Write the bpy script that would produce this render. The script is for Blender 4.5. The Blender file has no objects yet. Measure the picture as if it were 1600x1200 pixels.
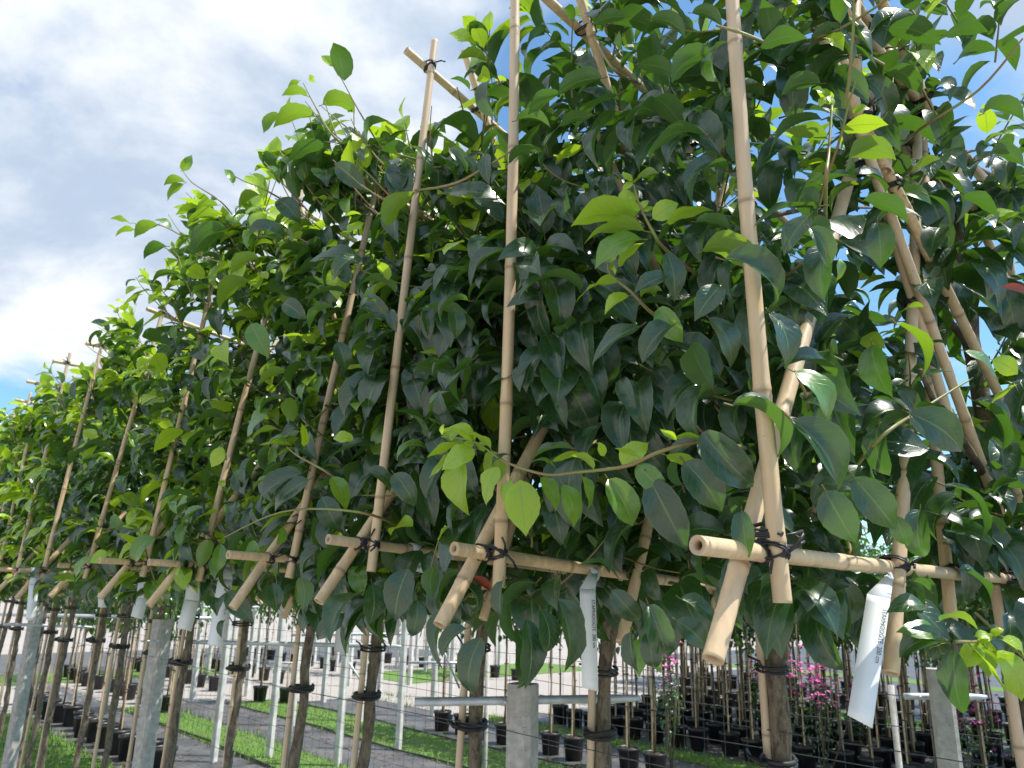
import bpy, math, random
import numpy as np
from mathutils import Vector, Matrix
random.seed(7)
rng = np.random.default_rng(11)
scn = bpy.context.scene
C = scn.collection
rad = math.radians

# ------------------------------------------------------------------ camera
CAM_H = 1.93
F_PX = 1180.0
PITCH, ROLL = rad(15.6), rad(1.2)
cp, sp, cr, sr = math.cos(PITCH), math.sin(PITCH), math.cos(ROLL), math.sin(ROLL)
FWD = np.array((0, cp, sp)); R0 = np.array((1.0, 0, 0)); U0 = np.array((0, -sp, cp))
RIGHT = cr * R0 + sr * U0
UP = -sr * R0 + cr * U0
CAM = np.array((0, 0, CAM_H))
cam_data = bpy.data.cameras.new('camera')
cam = bpy.data.objects.new('camera', cam_data); C.objects.link(cam)
cam_data.sensor_width = 36; cam_data.lens = 36 * F_PX / 1600
cam_data.clip_start = 0.02; cam_data.clip_end = 3000
cam.matrix_world = Matrix(((RIGHT[0], UP[0], -FWD[0], 0), (RIGHT[1], UP[1], -FWD[1], 0), (RIGHT[2], UP[2], -FWD[2], CAM_H), (0, 0, 0, 1)))
cam_data.dof.use_dof = True; cam_data.dof.focus_distance = 1.25; cam_data.dof.aperture_fstop = 12.0
scn.camera = cam

# ------------------------------------------------------------------ light
SUN_AZ, SUN_EL = rad(92), rad(61)      # azimuth clockwise from +Y
sun_dir = Vector((math.sin(SUN_AZ) * math.cos(SUN_EL), math.cos(SUN_AZ) * math.cos(SUN_EL), math.sin(SUN_EL)))
sd = bpy.data.lights.new('sun', 'SUN'); sd.energy = 5.0; sd.angle = rad(0.6); sd.color = (1, 0.95, 0.87)
sun = bpy.data.objects.new('sun', sd); C.objects.link(sun)
sun.rotation_euler = sun_dir.to_track_quat('Z', 'Y').to_euler(); sun.location = (0, 0, 30)
scn.view_settings.view_transform = 'Standard'; scn.view_settings.look = 'None'
scn.view_settings.exposure = 0.42; scn.view_settings.gamma = 1.0
scn.view_settings.use_curve_mapping = False

class NT:
    """tiny node-tree helper"""
    def __init__(s, tree): s.t = tree; tree.nodes.clear()
    def n(s, kind, **kw):
        nd = s.t.nodes.new(kind)
        for k, v in kw.items():
            if k.startswith('i_'):
                nd.inputs[int(k[2:])].default_value = v
            else: setattr(nd, k, v)
        return nd
    def l(s, a, b): s.t.links.new(a, b)
    def math(s, op, a, b=None, c=None, clamp=False):
        nd = s.t.nodes.new('ShaderNodeMath'); nd.operation = op; nd.use_clamp = clamp
        for i, v in enumerate((a, b, c)):
            if v is None: continue
            if hasattr(v, 'links'): s.l(v, nd.inputs[i])
            else: nd.inputs[i].default_value = v
        return nd.outputs[0]
    def mix(s, fac, a, b, blend='MIX'):
        nd = s.t.nodes.new('ShaderNodeMix'); nd.data_type = 'RGBA'; nd.blend_type = blend
        for i, v in ((0, fac), (6, a), (7, b)):
            if hasattr(v, 'links'): s.l(v, nd.inputs[i])
            else: nd.inputs[i].default_value = v if i == 0 else (*v, 1) if len(v) == 3 else v
        return nd.outputs[2]
    def mapr(s, v, a, b, c=0.0, d=1.0, smooth=True):
        nd = s.t.nodes.new('ShaderNodeMapRange'); nd.clamp = True
        if smooth: nd.interpolation_type = 'SMOOTHSTEP'
        s.l(v, nd.inputs[0])
        for i, x in enumerate((a, b, c, d)): nd.inputs[i + 1].default_value = x
        return nd.outputs[0]
    def noise(s, vec, scale, detail=4, rough=0.55, dist=0.0):
        nd = s.t.nodes.new('ShaderNodeTexNoise')
        nd.inputs['Scale'].default_value = scale; nd.inputs['Detail'].default_value = detail
        nd.inputs['Roughness'].default_value = rough; nd.inputs['Distortion'].default_value = dist
        if vec is not None: s.l(vec, nd.inputs['Vector'])
        return nd.outputs[0]

world = bpy.data.worlds.new('World'); scn.world = world; world.use_nodes = True
w = NT(world.node_tree)
sky = w.n('ShaderNodeTexSky', sky_type='NISHITA', sun_disc=False, sun_elevation=SUN_EL, sun_rotation=SUN_AZ)
sky.air_density = 1.0; sky.dust_density = 0.6; sky.ozone_density = 1.4
tc = w.n('ShaderNodeTexCoord')
sep = w.n('ShaderNodeSeparateXYZ'); w.l(tc.outputs['Generated'], sep.inputs[0])
# clouds drawn on a flat layer overhead: direction divided by height
zc = w.math('MAXIMUM', sep.outputs[2], 0.02)
zc = w.math('ADD', zc, 0.22)
cx = w.math('DIVIDE', sep.outputs[0], zc); cy = w.math('DIVIDE', sep.outputs[1], zc)
comb = w.n('ShaderNodeCombineXYZ'); w.l(cx, comb.inputs[0]); w.l(cy, comb.inputs[1]); comb.inputs[2].default_value = 3.7
n1 = w.noise(comb.outputs[0], 0.95, 8, 0.52, 0.2)
# broad cloud bank over the western half of the sky
bank = w.mapr(sep.outputs[0], 0.0, -0.34, -0.035, 0.105)
dens = w.math('ADD', n1, bank)
mask = w.mapr(dens, 0.505, 0.60)
comb2 = w.n('ShaderNodeCombineXYZ'); w.l(cx, comb2.inputs[0]); w.l(cy, comb2.inputs[1]); comb2.inputs[2].default_value = 9.1
n2 = w.noise(comb2.outputs[0], 1.9, 9, 0.58, 0.25)
shade = w.mapr(n2, 0.37, 0.62)
ccol = w.mix(shade, (4.1, 5.0, 6.3), (7.9, 8.2, 8.5))
sat = w.mix(0.0, sky.outputs[0], (0, 0, 0))
skyc = w.mix(1.0, sky.outputs[0], (1.1, 1.5, 1.6), 'MULTIPLY')
col = w.mix(mask, skyc, ccol)
bg = w.n('ShaderNodeBackground'); bg.inputs[1].default_value = 0.1
w.l(col, bg.inputs[0])
wo = w.n('ShaderNodeOutputWorld'); w.l(bg.outputs[0], wo.inputs[0])

# ------------------------------------------------------------------ row frame
TH = rad(42.7)
T = np.array((-math.sin(TH), math.cos(TH), 0)); P = np.array((math.cos(TH), math.sin(TH), 0)); Z = np.array((0, 0, 1.0))
def W(t, p, h): return t * T + p * P + (CAM_H + h) * Z          # h measured from the lens
def G(t, p, z=0.0): return t * T + p * P + z * Z                # z measured from the ground
def ray(px, py): return FWD + (px - 800) / F_PX * RIGHT + (600 - py) / F_PX * UP
def at_t(px, py, t): d = ray(px, py); return CAM + d * (t / d.dot(T))
def at_p(px, py, p): d = ray(px, py); return CAM + d * (p / d.dot(P))
def at_z(px, py, z=0.0): d = ray(px, py); return CAM + d * ((z - CAM_H) / d[2])
def proj(q):
    v = np.asarray(q) - CAM
    f = v @ FWD
    f = np.where(np.abs(f) < 1e-4, 1e-4, f)
    return 800 + F_PX * (v @ RIGHT) / f, 600 - F_PX * (v @ UP) / f, f
def unit(v): v = np.asarray(v, float); return v / (np.linalg.norm(v) + 1e-12)

# ------------------------------------------------------------------ objects
def tag(o, label=None, cat=None, group=None, kind=None):
    if label: o['label'] = label
    if cat: o['category'] = cat
    if group: o['group'] = group
    if kind: o['kind'] = kind
    return o
def empty(name, loc, label, cat, group=None):
    o = bpy.data.objects.new(name, None); C.objects.link(o); o.location = loc; o.empty_display_size = 0.1
    return tag(o, label, cat, group)
def put(o, parent):
    """parent without moving (parents are empties with translation only)"""
    if parent is not None:
        o.parent = parent
        root = parent; off = Vector((0, 0, 0))
        while root is not None:
            off += root.location; root = root.parent
        o.location = o.location - off
    return o

class MB:
    """collects vertices and faces for ONE mesh object"""
    def __init__(s): s.v = []; s.f = []; s.m = []; s.a = []
    def add(s, verts, faces, attr=None, mat=0):
        b = len(s.v)
        s.v += [tuple(map(float, q)) for q in verts]
        s.f += [tuple(i + b for i in fc) for fc in faces]
        s.m += [mat] * len(faces)
        s.a += list(attr) if attr is not None else [(0, 0, 0, 0)] * len(verts)
    def tube(s, pts, r, n=8, cap=True, attr=None, mat=0, squash=1.0):
        pts = [np.asarray(p, float) for p in pts]
        if not hasattr(r, '__len__'): r = [r] * len(pts)
        d0 = unit(pts[1] - pts[0])
        ref = np.array((0, 0, 1.0)) if abs(d0[2]) < 0.9 else np.array((1.0, 0, 0))
        x = unit(np.cross(d0, ref))
        vs, fs = [], []
        for i, p in enumerate(pts):
            d = unit(pts[min(i + 1, len(pts) - 1)] - pts[max(i - 1, 0)])
            x = unit(x - d * x.dot(d)); y = np.cross(d, x)
            for k in range(n):
                a = 2 * math.pi * k / n
                vs.append(p + r[i] * (math.cos(a) * x + squash * math.sin(a) * y))
        for i in range(len(pts) - 1):
            for k in range(n):
                k2 = (k + 1) % n
                fs.append((i * n + k, i * n + k2, (i + 1) * n + k2, (i + 1) * n + k))
        if cap:
            fs.append(tuple(range(n - 1, -1, -1))); fs.append(tuple(range((len(pts) - 1) * n, len(pts) * n)))
        s.add(vs, fs, [attr] * len(vs) if attr is not None else None, mat)
    def box(s, c, sx, sy, sz, ax=None, bev=0.0, mat=0):
        X, Y, Zz = ax if ax is not None else (np.array((1., 0, 0)), np.array((0, 1., 0)), np.array((0, 0, 1.)))
        c = np.asarray(c, float)
        vs = []
        if bev:
            prof = [(-sx + bev, -sy), (sx - bev, -sy), (sx, -sy + bev), (sx, sy - bev), (sx - bev, sy), (-sx + bev, sy), (-sx, sy - bev), (-sx, -sy + bev)]
        else: prof = [(-sx, -sy), (sx, -sy), (sx, sy), (-sx, sy)]
        n = len(prof)
        for zz in (-sz, sz):
            for (a, b) in prof: vs.append(c + a * X + b * Y + zz * Zz)
        fs = [(k, (k + 1) % n, n + (k + 1) % n, n + k) for k in range(n)] + [tuple(range(n - 1, -1, -1)), tuple(range(n, 2 * n))]
        s.add(vs, fs, None, mat)
    def build(s, name, mats, parent=None, smooth=True, attr=None, link=True):
        me = bpy.data.meshes.new(name)
        org = np.array(parent_off(parent))
        me.from_pydata([tuple(np.array(v) - org) for v in s.v], [], s.f)
        for m in (mats if isinstance(mats, (list, tuple)) else [mats]): me.materials.append(m)
        if any(s.m): me.polygons.foreach_set('material_index', s.m)
        if smooth: me.polygons.foreach_set('use_smooth', [True] * len(me.polygons))
        if attr:
            at = me.attributes.new(attr, 'FLOAT_COLOR', 'POINT'); at.data.foreach_set('color', np.array(s.a, float).ravel())
        me.update()
        o = bpy.data.objects.new(name, me)
        if link: C.objects.link(o)
        if parent is not None: o.parent = parent
        return o
def parent_off(p):
    off = Vector((0, 0, 0))
    while p is not None:
        off += p.location; p = p.parent
    return off

# ------------------------------------------------------------------ materials
def new_mat(name):
    m = bpy.data.materials.new(name); m.use_nodes = True
    t = NT(m.node_tree); out = t.n('ShaderNodeOutputMaterial'); b = t.n('ShaderNodeBsdfPrincipled'); t.l(b.outputs[0], out.inputs[0])
    return m, t, b, out
def bump(t, b, h, strength=0.4, dist=0.002):
    bp = t.n('ShaderNodeBump'); bp.inputs['Strength'].default_value = strength; bp.inputs['Distance'].default_value = dist
    t.l(h, bp.inputs['Height']); t.l(bp.outputs[0], b.inputs['Normal']); return bp
def objco(t, scale=(1, 1, 1)):
    g = t.n('ShaderNodeNewGeometry'); mp = t.n('ShaderNodeMapping'); mp.inputs['Scale'].default_value = scale
    t.l(g.outputs['Position'], mp.inputs['Vector']); return mp.outputs[0]
def plain(name, c1, c2, scale, rough=0.6, bs=0.3, bd=0.002, metal=0.0, detail=5, spec=0.5, thr=(0.35, 0.65)):
    m, t, b, o = new_mat(name); v = objco(t)
    n = t.noise(v, scale, detail); f = t.mapr(n, *thr)
    t.l(t.mix(f, c1, c2), b.inputs['Base Color']); b.inputs['Roughness'].default_value = rough; b.inputs['Metallic'].default_value = metal
    b.inputs['Specular IOR Level'].default_value = spec
    if bs: bump(t, b, t.noise(v, scale * 3, 4), bs, bd)
    return m

def leaf_material():
    m = bpy.data.materials.new('laurel_leaf'); m.use_nodes = True; t = NT(m.node_tree)
    out = t.n('ShaderNodeOutputMaterial')
    at = t.n('ShaderNodeAttribute', attribute_name='leafdata')
    s = t.n('ShaderNodeSeparateColor'); t.l(at.outputs['Color'], s.inputs[0])
    v, u, r, young = s.outputs[0], s.outputs[1], s.outputs[2], at.outputs['Alpha']
    oi = t.n('ShaderNodeObjectInfo')
    rnd = t.math('FRACT', t.math('ADD', r, oi.outputs['Random']))
    geo = t.n('ShaderNodeNewGeometry')
    cb = t.n('ShaderNodeCombineXYZ'); t.l(v, cb.inputs[0]); t.l(u, cb.inputs[1]); t.l(t.math('MULTIPLY', rnd, 37.0), cb.inputs[2])
    mott = t.noise(cb.outputs[0], 3.5, 4)
    # colours of the upper and lower side
    old = t.mix(rnd, (0.011, 0.040, 0.021), (0.024, 0.076, 0.028))
    old = t.mix(t.mapr(mott, 0.35, 0.7), old, (0.016, 0.052, 0.027))
    new = t.mix(rnd, (0.36, 0.60, 0.022), (0.48, 0.68, 0.03))
    mid = (0.10, 0.25, 0.028)
    topc = t.mix(t.mapr(young, 0.0, 0.5), old, mid); topc = t.mix(t.mapr(young, 0.45, 1.0), topc, new)
    und = t.mix(rnd, (0.048, 0.118, 0.034), (0.078, 0.168, 0.040))
    und = t.mix(t.mapr(young, 0.0, 1.0), und, (0.28, 0.44, 0.045))
    # veins: pale midrib, side veins running forward to the margin
    mid_m = t.mapr(u, 0.075, 0.02)
    ph = t.math('FRACT', t.math('SUBTRACT', t.math('MULTIPLY', v, 9.0), t.math('MULTIPLY', t.math('POWER', u, 0.8), 2.4)))
    lat = t.mapr(t.math('ABSOLUTE', t.math('SUBTRACT', ph, 0.5)), 0.075, 0.015)
    lat = t.math('MULTIPLY', lat, t.mapr(u, 0.95, 0.6))
    edge = t.mapr(u, 0.93, 1.0)
    vm = t.math('MAXIMUM', t.math('MULTIPLY', mid_m, 0.75), t.math('MULTIPLY', lat, 0.28))
    vm = t.math('MAXIMUM', vm, t.math('MULTIPLY', edge, 0.35))
    topc = t.mix(vm, topc, t.mix(young, (0.16, 0.26, 0.06), (0.42, 0.56, 0.10)))
    und = t.mix(t.math('MULTIPLY', vm, 0.6), und, (0.24, 0.33, 0.10))
    # blemishes
    bl = t.noise(cb.outputs[0], 9.0, 2); blm = t.math('MULTIPLY', t.mapr(bl, 0.66, 0.72), t.mapr(rnd, 0.66, 0.8))
    topc = t.mix(blm, topc, (0.13, 0.09, 0.03))
    pet = t.math('LESS_THAN', v, -0.001)
    colr = t.mix(geo.outputs['Backfacing'], topc, und)
    colr = t.mix(pet, colr, t.mix(young, (0.13, 0.075, 0.03), (0.30, 0.30, 0.06)))
    b = t.n('ShaderNodeBsdfPrincipled'); t.l(colr, b.inputs['Base Color'])
    rg = t.math('ADD', t.mapr(mott, 0.3, 0.7, 0.22, 0.36), t.math('MULTIPLY', geo.outputs['Backfacing'], 0.25))
    t.l(rg, b.inputs['Roughness']); b.inputs['Specular IOR Level'].default_value = 0.75; b.inputs['Coat Roughness'].default_value = 0.30; t.l(t.mapr(geo.outputs['Backfacing'], 0, 1, 0.65, 0.0), b.inputs['Coat Weight'])
    hgt = t.math('SUBTRACT', t.math('MULTIPLY', mott, 0.7), t.math('ADD', t.math('MULTIPLY', lat, 0.5), t.math('MULTIPLY', mid_m, 0.8)))
    bump(t, b, hgt, 0.35, 0.002)
    tr = t.n('ShaderNodeBsdfTranslucent')
    trc = t.mix(young, (0.10, 0.25, 0.012), (0.42, 0.62, 0.02)); trc = t.mix(t.math('MULTIPLY', vm, 0.5), trc, (0.05, 0.12, 0.01))
    t.l(trc, tr.inputs[0])
    ms = t.n('ShaderNodeMixShader'); t.l(t.mapr(young, 0, 1, 0.27, 0.48), ms.inputs[0])
    t.l(b.outputs[0], ms.inputs[1]); t.l(tr.outputs[0], ms.inputs[2]); t.l(ms.outputs[0], out.inputs[0])
    return m
M_LEAF = leaf_material()

def bamboo_material():
    m, t, b, o = new_mat('bamboo')
    at = t.n('ShaderNodeAttribute', attribute_name='canedata'); s = t.n('ShaderNodeSeparateColor'); t.l(at.outputs['Color'], s.inputs[0])
    node, cut, along, rn = s.outputs[0], s.outputs[1], s.outputs[2], at.outputs['Alpha']
    v = objco(t, (60, 60, 60)); fib = t.noise(objco(t, (90, 90, 7)), 1.0, 5)
    base = t.mix(rn, (0.58, 0.395, 0.21), (0.62, 0.455, 0.285))
    base = t.mix(t.mapr(fib, 0.38, 0.68), base, (0.72, 0.53, 0.31))
    blot = t.noise(objco(t), 9.0, 4)
    base = t.mix(t.mapr(blot, 0.48, 0.72, 0, 0.6), base, (0.46, 0.35, 0.22))
    base = t.mix(t.mapr(t.noise(objco(t, (1, 1, 0.4)), 22.0, 5), 0.58, 0.74, 0, 0.5), base, (0.30, 0.25, 0.19))
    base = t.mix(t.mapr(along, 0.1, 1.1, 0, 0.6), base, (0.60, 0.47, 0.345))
    spk = t.noise(objco(t), 130.0, 2); spm = t.math('MULTIPLY', t.mapr(spk, 0.68, 0.74), t.mapr(t.noise(objco(t), 7.0, 3), 0.48, 0.62))
    base = t.mix(t.math('MULTIPLY', spm, 0.7), base, (0.10, 0.06, 0.03))
    base = t.mix(t.math('MULTIPLY', node, 0.55), base, (0.16, 0.09, 0.04))
    base = t.mix(cut, base, t.mix(t.mapr(cut, 0.55, 1.0), (0.30, 0.20, 0.12), (0.035, 0.022, 0.016)))
    t.l(base, b.inputs['Base Color']); t.l(t.mapr(fib, 0.3, 0.7, 0.36, 0.55), b.inputs['Roughness'])
    bump(t, b, fib, 0.25, 0.0012)
    return m
M_BAMBOO = bamboo_material()
M_TIE = plain('black_wire', (0.012, 0.012, 0.013), (0.03, 0.03, 0.034), 40, 0.45, 0.2, 0.001)
M_RUBBER = plain('black_rubber', (0.012, 0.012, 0.012), (0.03, 0.03, 0.03), 60, 0.6, 0.4, 0.002)
M_TAG = plain('white_plastic', (0.72, 0.75, 0.76), (0.78, 0.80, 0.80), 20, 0.38, 0.05, 0.0005)
M_INK = plain('black_ink', (0.015, 0.015, 0.015), (0.03, 0.03, 0.03), 30, 0.6, 0)
def bark_material():
    m, t, b, o = new_mat('bark'); v = objco(t, (1, 1, 0.35))
    n = t.noise(v, 70, 7, 0.7, 0.6); big = t.noise(objco(t), 14, 4)
    c = t.mix(t.mapr(n, 0.32, 0.66), (0.052, 0.038, 0.026), (0.24, 0.19, 0.132))
    c = t.mix(t.mapr(big, 0.52, 0.66, 0, 0.6), c, (0.13, 0.14, 0.08))
    lent = t.noise(objco(t, (1, 1, 3.0)), 60, 2); c = t.mix(t.mapr(lent, 0.66, 0.72, 0, 0.7), c, (0.30, 0.25, 0.19))
    t.l(c, b.inputs['Base Color']); b.inputs['Roughness'].default_value = 0.85
    bump(t, b, n, 0.8, 0.006); return m
M_BARK = bark_material()
M_TWIG = plain('green_twig', (0.19, 0.23, 0.055), (0.24, 0.15, 0.07), 14, 0.5, 0.2, 0.001)
M_BRANCH = plain('brown_branch', (0.06, 0.042, 0.028), (0.13, 0.095, 0.06), 30, 0.8, 0.4, 0.002)
def concrete_material():
    m, t, b, o = new_mat('concrete_post'); v = objco(t)
    n = t.noise(v, 35, 7, 0.65); big = t.noise(v, 4, 4)
    c = t.mix(t.mapr(n, 0.35, 0.65), (0.36, 0.34, 0.31), (0.50, 0.48, 0.44))
    c = t.mix(t.mapr(big, 0.5, 0.7, 0, 0.5), c, (0.30, 0.30, 0.25))
    pit = t.noise(v, 140, 2); c = t.mix(t.mapr(pit, 0.66, 0.72), c, (0.12, 0.115, 0.10))
    t.l(c, b.inputs['Base Color']); b.inputs['Roughness'].default_value = 0.9; bump(t, b, n, 0.6, 0.004); return m
M_CONC = concrete_material()
M_PALE = plain('pale_post', (0.50, 0.49, 0.46), (0.68, 0.67, 0.63), 9, 0.85, 0.3, 0.002)
M_GALV = plain('galvanised_steel', (0.50, 0.54, 0.58), (0.66, 0.69, 0.72), 25, 0.5, 0.05, 0.0005, metal=0.35)
M_WIRE = plain('steel_wire', (0.06, 0.065, 0.07), (0.12, 0.125, 0.13), 60, 0.45, 0, metal=0.6)
M_POT = plain('black_pot', (0.014, 0.014, 0.015), (0.032, 0.032, 0.034), 7, 0.42, 0.1, 0.002)
M_SOIL = plain('potting_soil', (0.03, 0.02, 0.013), (0.075, 0.05, 0.03), 40, 0.95, 0.8, 0.01)
M_PINK = plain('pink_blossom', (0.70, 0.07, 0.38), (0.85, 0.24, 0.56), 25, 0.6, 0)

# ------------------------------------------------------------------ ground
def sheet(name, quad, z, mat):
    me = bpy.data.meshes.new(name); me.from_pydata([tuple(np.array((q[0], q[1], z))) for q in quad], [], [tuple(range(len(quad)))])
    me.materials.append(mat); o = bpy.data.objects.new(name, me); C.objects.link(o)
    n = me.polygons[0].normal
    if n.z < 0: me.flip_normals()
    o['kind'] = 'structure'; return o
def strip(name, p0, p1, t0, t1, z, mat):
    return sheet(name, [G(t0, p0), G(t1, p0), G(t1, p1), G(t0, p1)], z, mat)
def gravel_mat():
    m, t, b, o = new_mat('gravel_yard'); v = objco(t)
    n = t.noise(v, 90, 5, 0.7); big = t.noise(v, 0.6, 5)
    c = t.mix(t.mapr(n, 0.35, 0.65), (0.28, 0.25, 0.235), (0.42, 0.385, 0.36)); c = t.mix(t.mapr(big, 0.45, 0.65, 0, 0.5), c, (0.30, 0.27, 0.25))
    t.l(c, b.inputs['Base Color']); b.inputs['Roughness'].default_value = 0.95; bump(t, b, n, 0.6, 0.01); return m
def grass_mat():
    m, t, b, o = new_mat('grass_ground'); v = objco(t)
    n = t.noise(v, 60, 5, 0.7); big = t.noise(v, 1.6, 5)
    c = t.mix(t.mapr(n, 0.3, 0.7), (0.065, 0.14, 0.02), (0.15, 0.27, 0.045)); c = t.mix(t.mapr(big, 0.5, 0.72, 0, 0.6), c, (0.16, 0.17, 0.05))
    t.l(c, b.inputs['Base Color']); b.inputs['Roughness'].default_value = 0.9; bump(t, b, n, 0.9, 0.02); return m
def cloth_mat():
    m, t, b, o = new_mat('ground_cloth'); v = objco(t)
    n = t.noise(v, 2.2, 6, 0.6); fine = t.noise(v, 55, 4)
    c = t.mix(t.mapr(n, 0.35, 0.68), (0.055, 0.055, 0.06), (0.115, 0.112, 0.115)); c = t.mix(t.mapr(fine, 0.55, 0.75, 0, 0.5), c, (0.17, 0.15, 0.13))
    t.l(c, b.inputs['Base Color']); t.l(t.mapr(n, 0.4, 0.6, 0.45, 0.75), b.inputs['Roughness']); bump(t, b, n, 0.5, 0.03); return m
M_GRAVEL, M_GRASS, M_CLOTH = gravel_mat(), grass_mat(), cloth_mat()
M_MULCH = plain('bare_soil', (0.06, 0.045, 0.033), (0.14, 0.11, 0.085), 22, 0.95, 0.8, 0.01)
M_BLADE = plain('grass_blade', (0.08, 0.18, 0.02), (0.18, 0.32, 0.04), 3, 0.55, 0)
sheet('bounce_path', [G(-6, -4), G(40, -4), G(40, 0.85), G(-6, 0.85)], 0.004, plain('bounce_paving', (0.36, 0.34, 0.31), (0.48, 0.46, 0.42), 12, 0.9, 0.4, 0.004))  # added out of view, pale so it bounces sunlight onto the shaded canes
sheet('ground', [(-700, -200), (700, -200), (700, 1200), (-700, 1200)], 0.0, M_GRAVEL)
strip('soil_bed', 0.9, 2.15, -4, 34, 0.004, M_MULCH)
strip('grass_strip', 2.15, 3.05, -4, 14.5, 0.008, M_GRASS)
strip('ground_cloth', 3.05, 4.4, -4, 14.5, 0.008, M_CLOTH)
strip('grass_strip', 4.4, 5.1, -4, 14.2, 0.012, M_GRASS)
strip('ground_cloth', 5.1, 6.1, -4, 14.2, 0.008, M_CLOTH)
strip('grass_strip', 6.1, 7.05, -4, 13.8, 0.012, M_GRASS)
strip('ground_cloth', 7.05, 8.5, -4, 13.2, 0.008, M_CLOTH)
strip('grass_strip', 8.5, 9.0, -4, 10.5, 0.012, M_GRASS)
strip('ground_cloth', 9.0, 13.6, -6, 9.4, 0.008, M_CLOTH)
strip('ground_cloth', 14.6, 21, -6, 12.4, 0.008, M_CLOTH)
strip('grass_strip', 21, 22, -6, 14, 0.012, M_GRASS)
strip('ground_cloth', 22, 34, -6, 17, 0.008, M_CLOTH)
strip('grass_strip', 13.6, 14.6, -6, 10, 0.012, M_GRASS)
strip('grass_strip', 2.3, 8.5, 18.5, 20.5, 0.008, M_GRASS)
strip('ground_cloth', 2.0, 17.0, 20.5, 26.5, 0.008, M_CLOTH)
strip('grass_strip', 10.5, 17.0, 14.5, 17.0, 0.008, M_GRASS)
def grass_blades():
    n = 26000
    vs, fs = [], []
    zones = [(2.15, 3.05, 6.5, 14.5, 0.40), (4.4, 5.1, 4, 14, 0.2), (6.1, 7.05, 4, 13.5, 0.25), (8.5, 9.0, 3, 10, 0.15)]
    for (p0, p1, t0, t1, fr) in zones:
        for k in range(int(n * fr)):
            b = G(random.uniform(t0, t1), random.uniform(p0, p1), 0.008); a = random.uniform(0, 6.28); h = random.uniform(0.02, 0.06); l = random.uniform(0.0, 0.03)
            d = np.array((math.cos(a), math.sin(a), 0)); e = np.array((-d[1], d[0], 0)); i = len(vs)
            vs += [b - e * 0.004, b + e * 0.004, b + d * l + Z * h]; fs.append((i, i + 1, i + 2))
    m = MB(); m.add(vs, fs); o = m.build('grass', M_BLADE, smooth=False)
    tag(o, 'short sunlit grass growing in the strips between the beds', 'grass', kind='stuff')
grass_blades()
def litter():
    m = MB(); R = random.Random(5)
    for k in range(2600):
        b = G(R.uniform(3, 14), R.choice((R.uniform(0.9, 2.2), R.uniform(3.0, 4.5), R.uniform(5.0, 6.2), R.uniform(7.0, 8.6))), 0.016); a = R.uniform(0, 6.28); d = np.array((math.cos(a), math.sin(a), 0)); e = np.array((-d[1], d[0], 0)); l = R.uniform(0.012, 0.04)
        m.add([b - d * l, b - e * l * 0.4 + Z * 0.006, b + d * l + Z * 0.004, b + e * l * 0.4 + Z * 0.008], [(0, 1, 2, 3)])
    tag(m.build('leaf_litter', plain('dry_leaf', (0.10, 0.06, 0.025), (0.25, 0.17, 0.07), 5, 0.8, 0), smooth=False), 'dry leaf litter scattered over the ground cloth and soil', 'leaf litter', kind='stuff')
    m = MB()
    for edge in (3.05, 4.4, 5.1, 6.1, 7.05, 8.5, 9.0):
        for k in range(420):
            b = G(R.uniform(3, 14), edge + R.gauss(0, 0.05), 0.01); a = R.uniform(0, 6.28); h = R.uniform(0.03, 0.11); d = np.array((math.cos(a), math.sin(a), 0)); e = np.array((-d[1], d[0], 0))
            m.add([b - e * 0.006, b + e * 0.006, b + d * h * 0.5 + Z * h], [(0, 1, 2)])
    tag(m.build('weeds', M_BLADE, smooth=False), 'ragged tufts of longer grass along the strip edges', 'weeds', kind='stuff')
litter()

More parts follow.
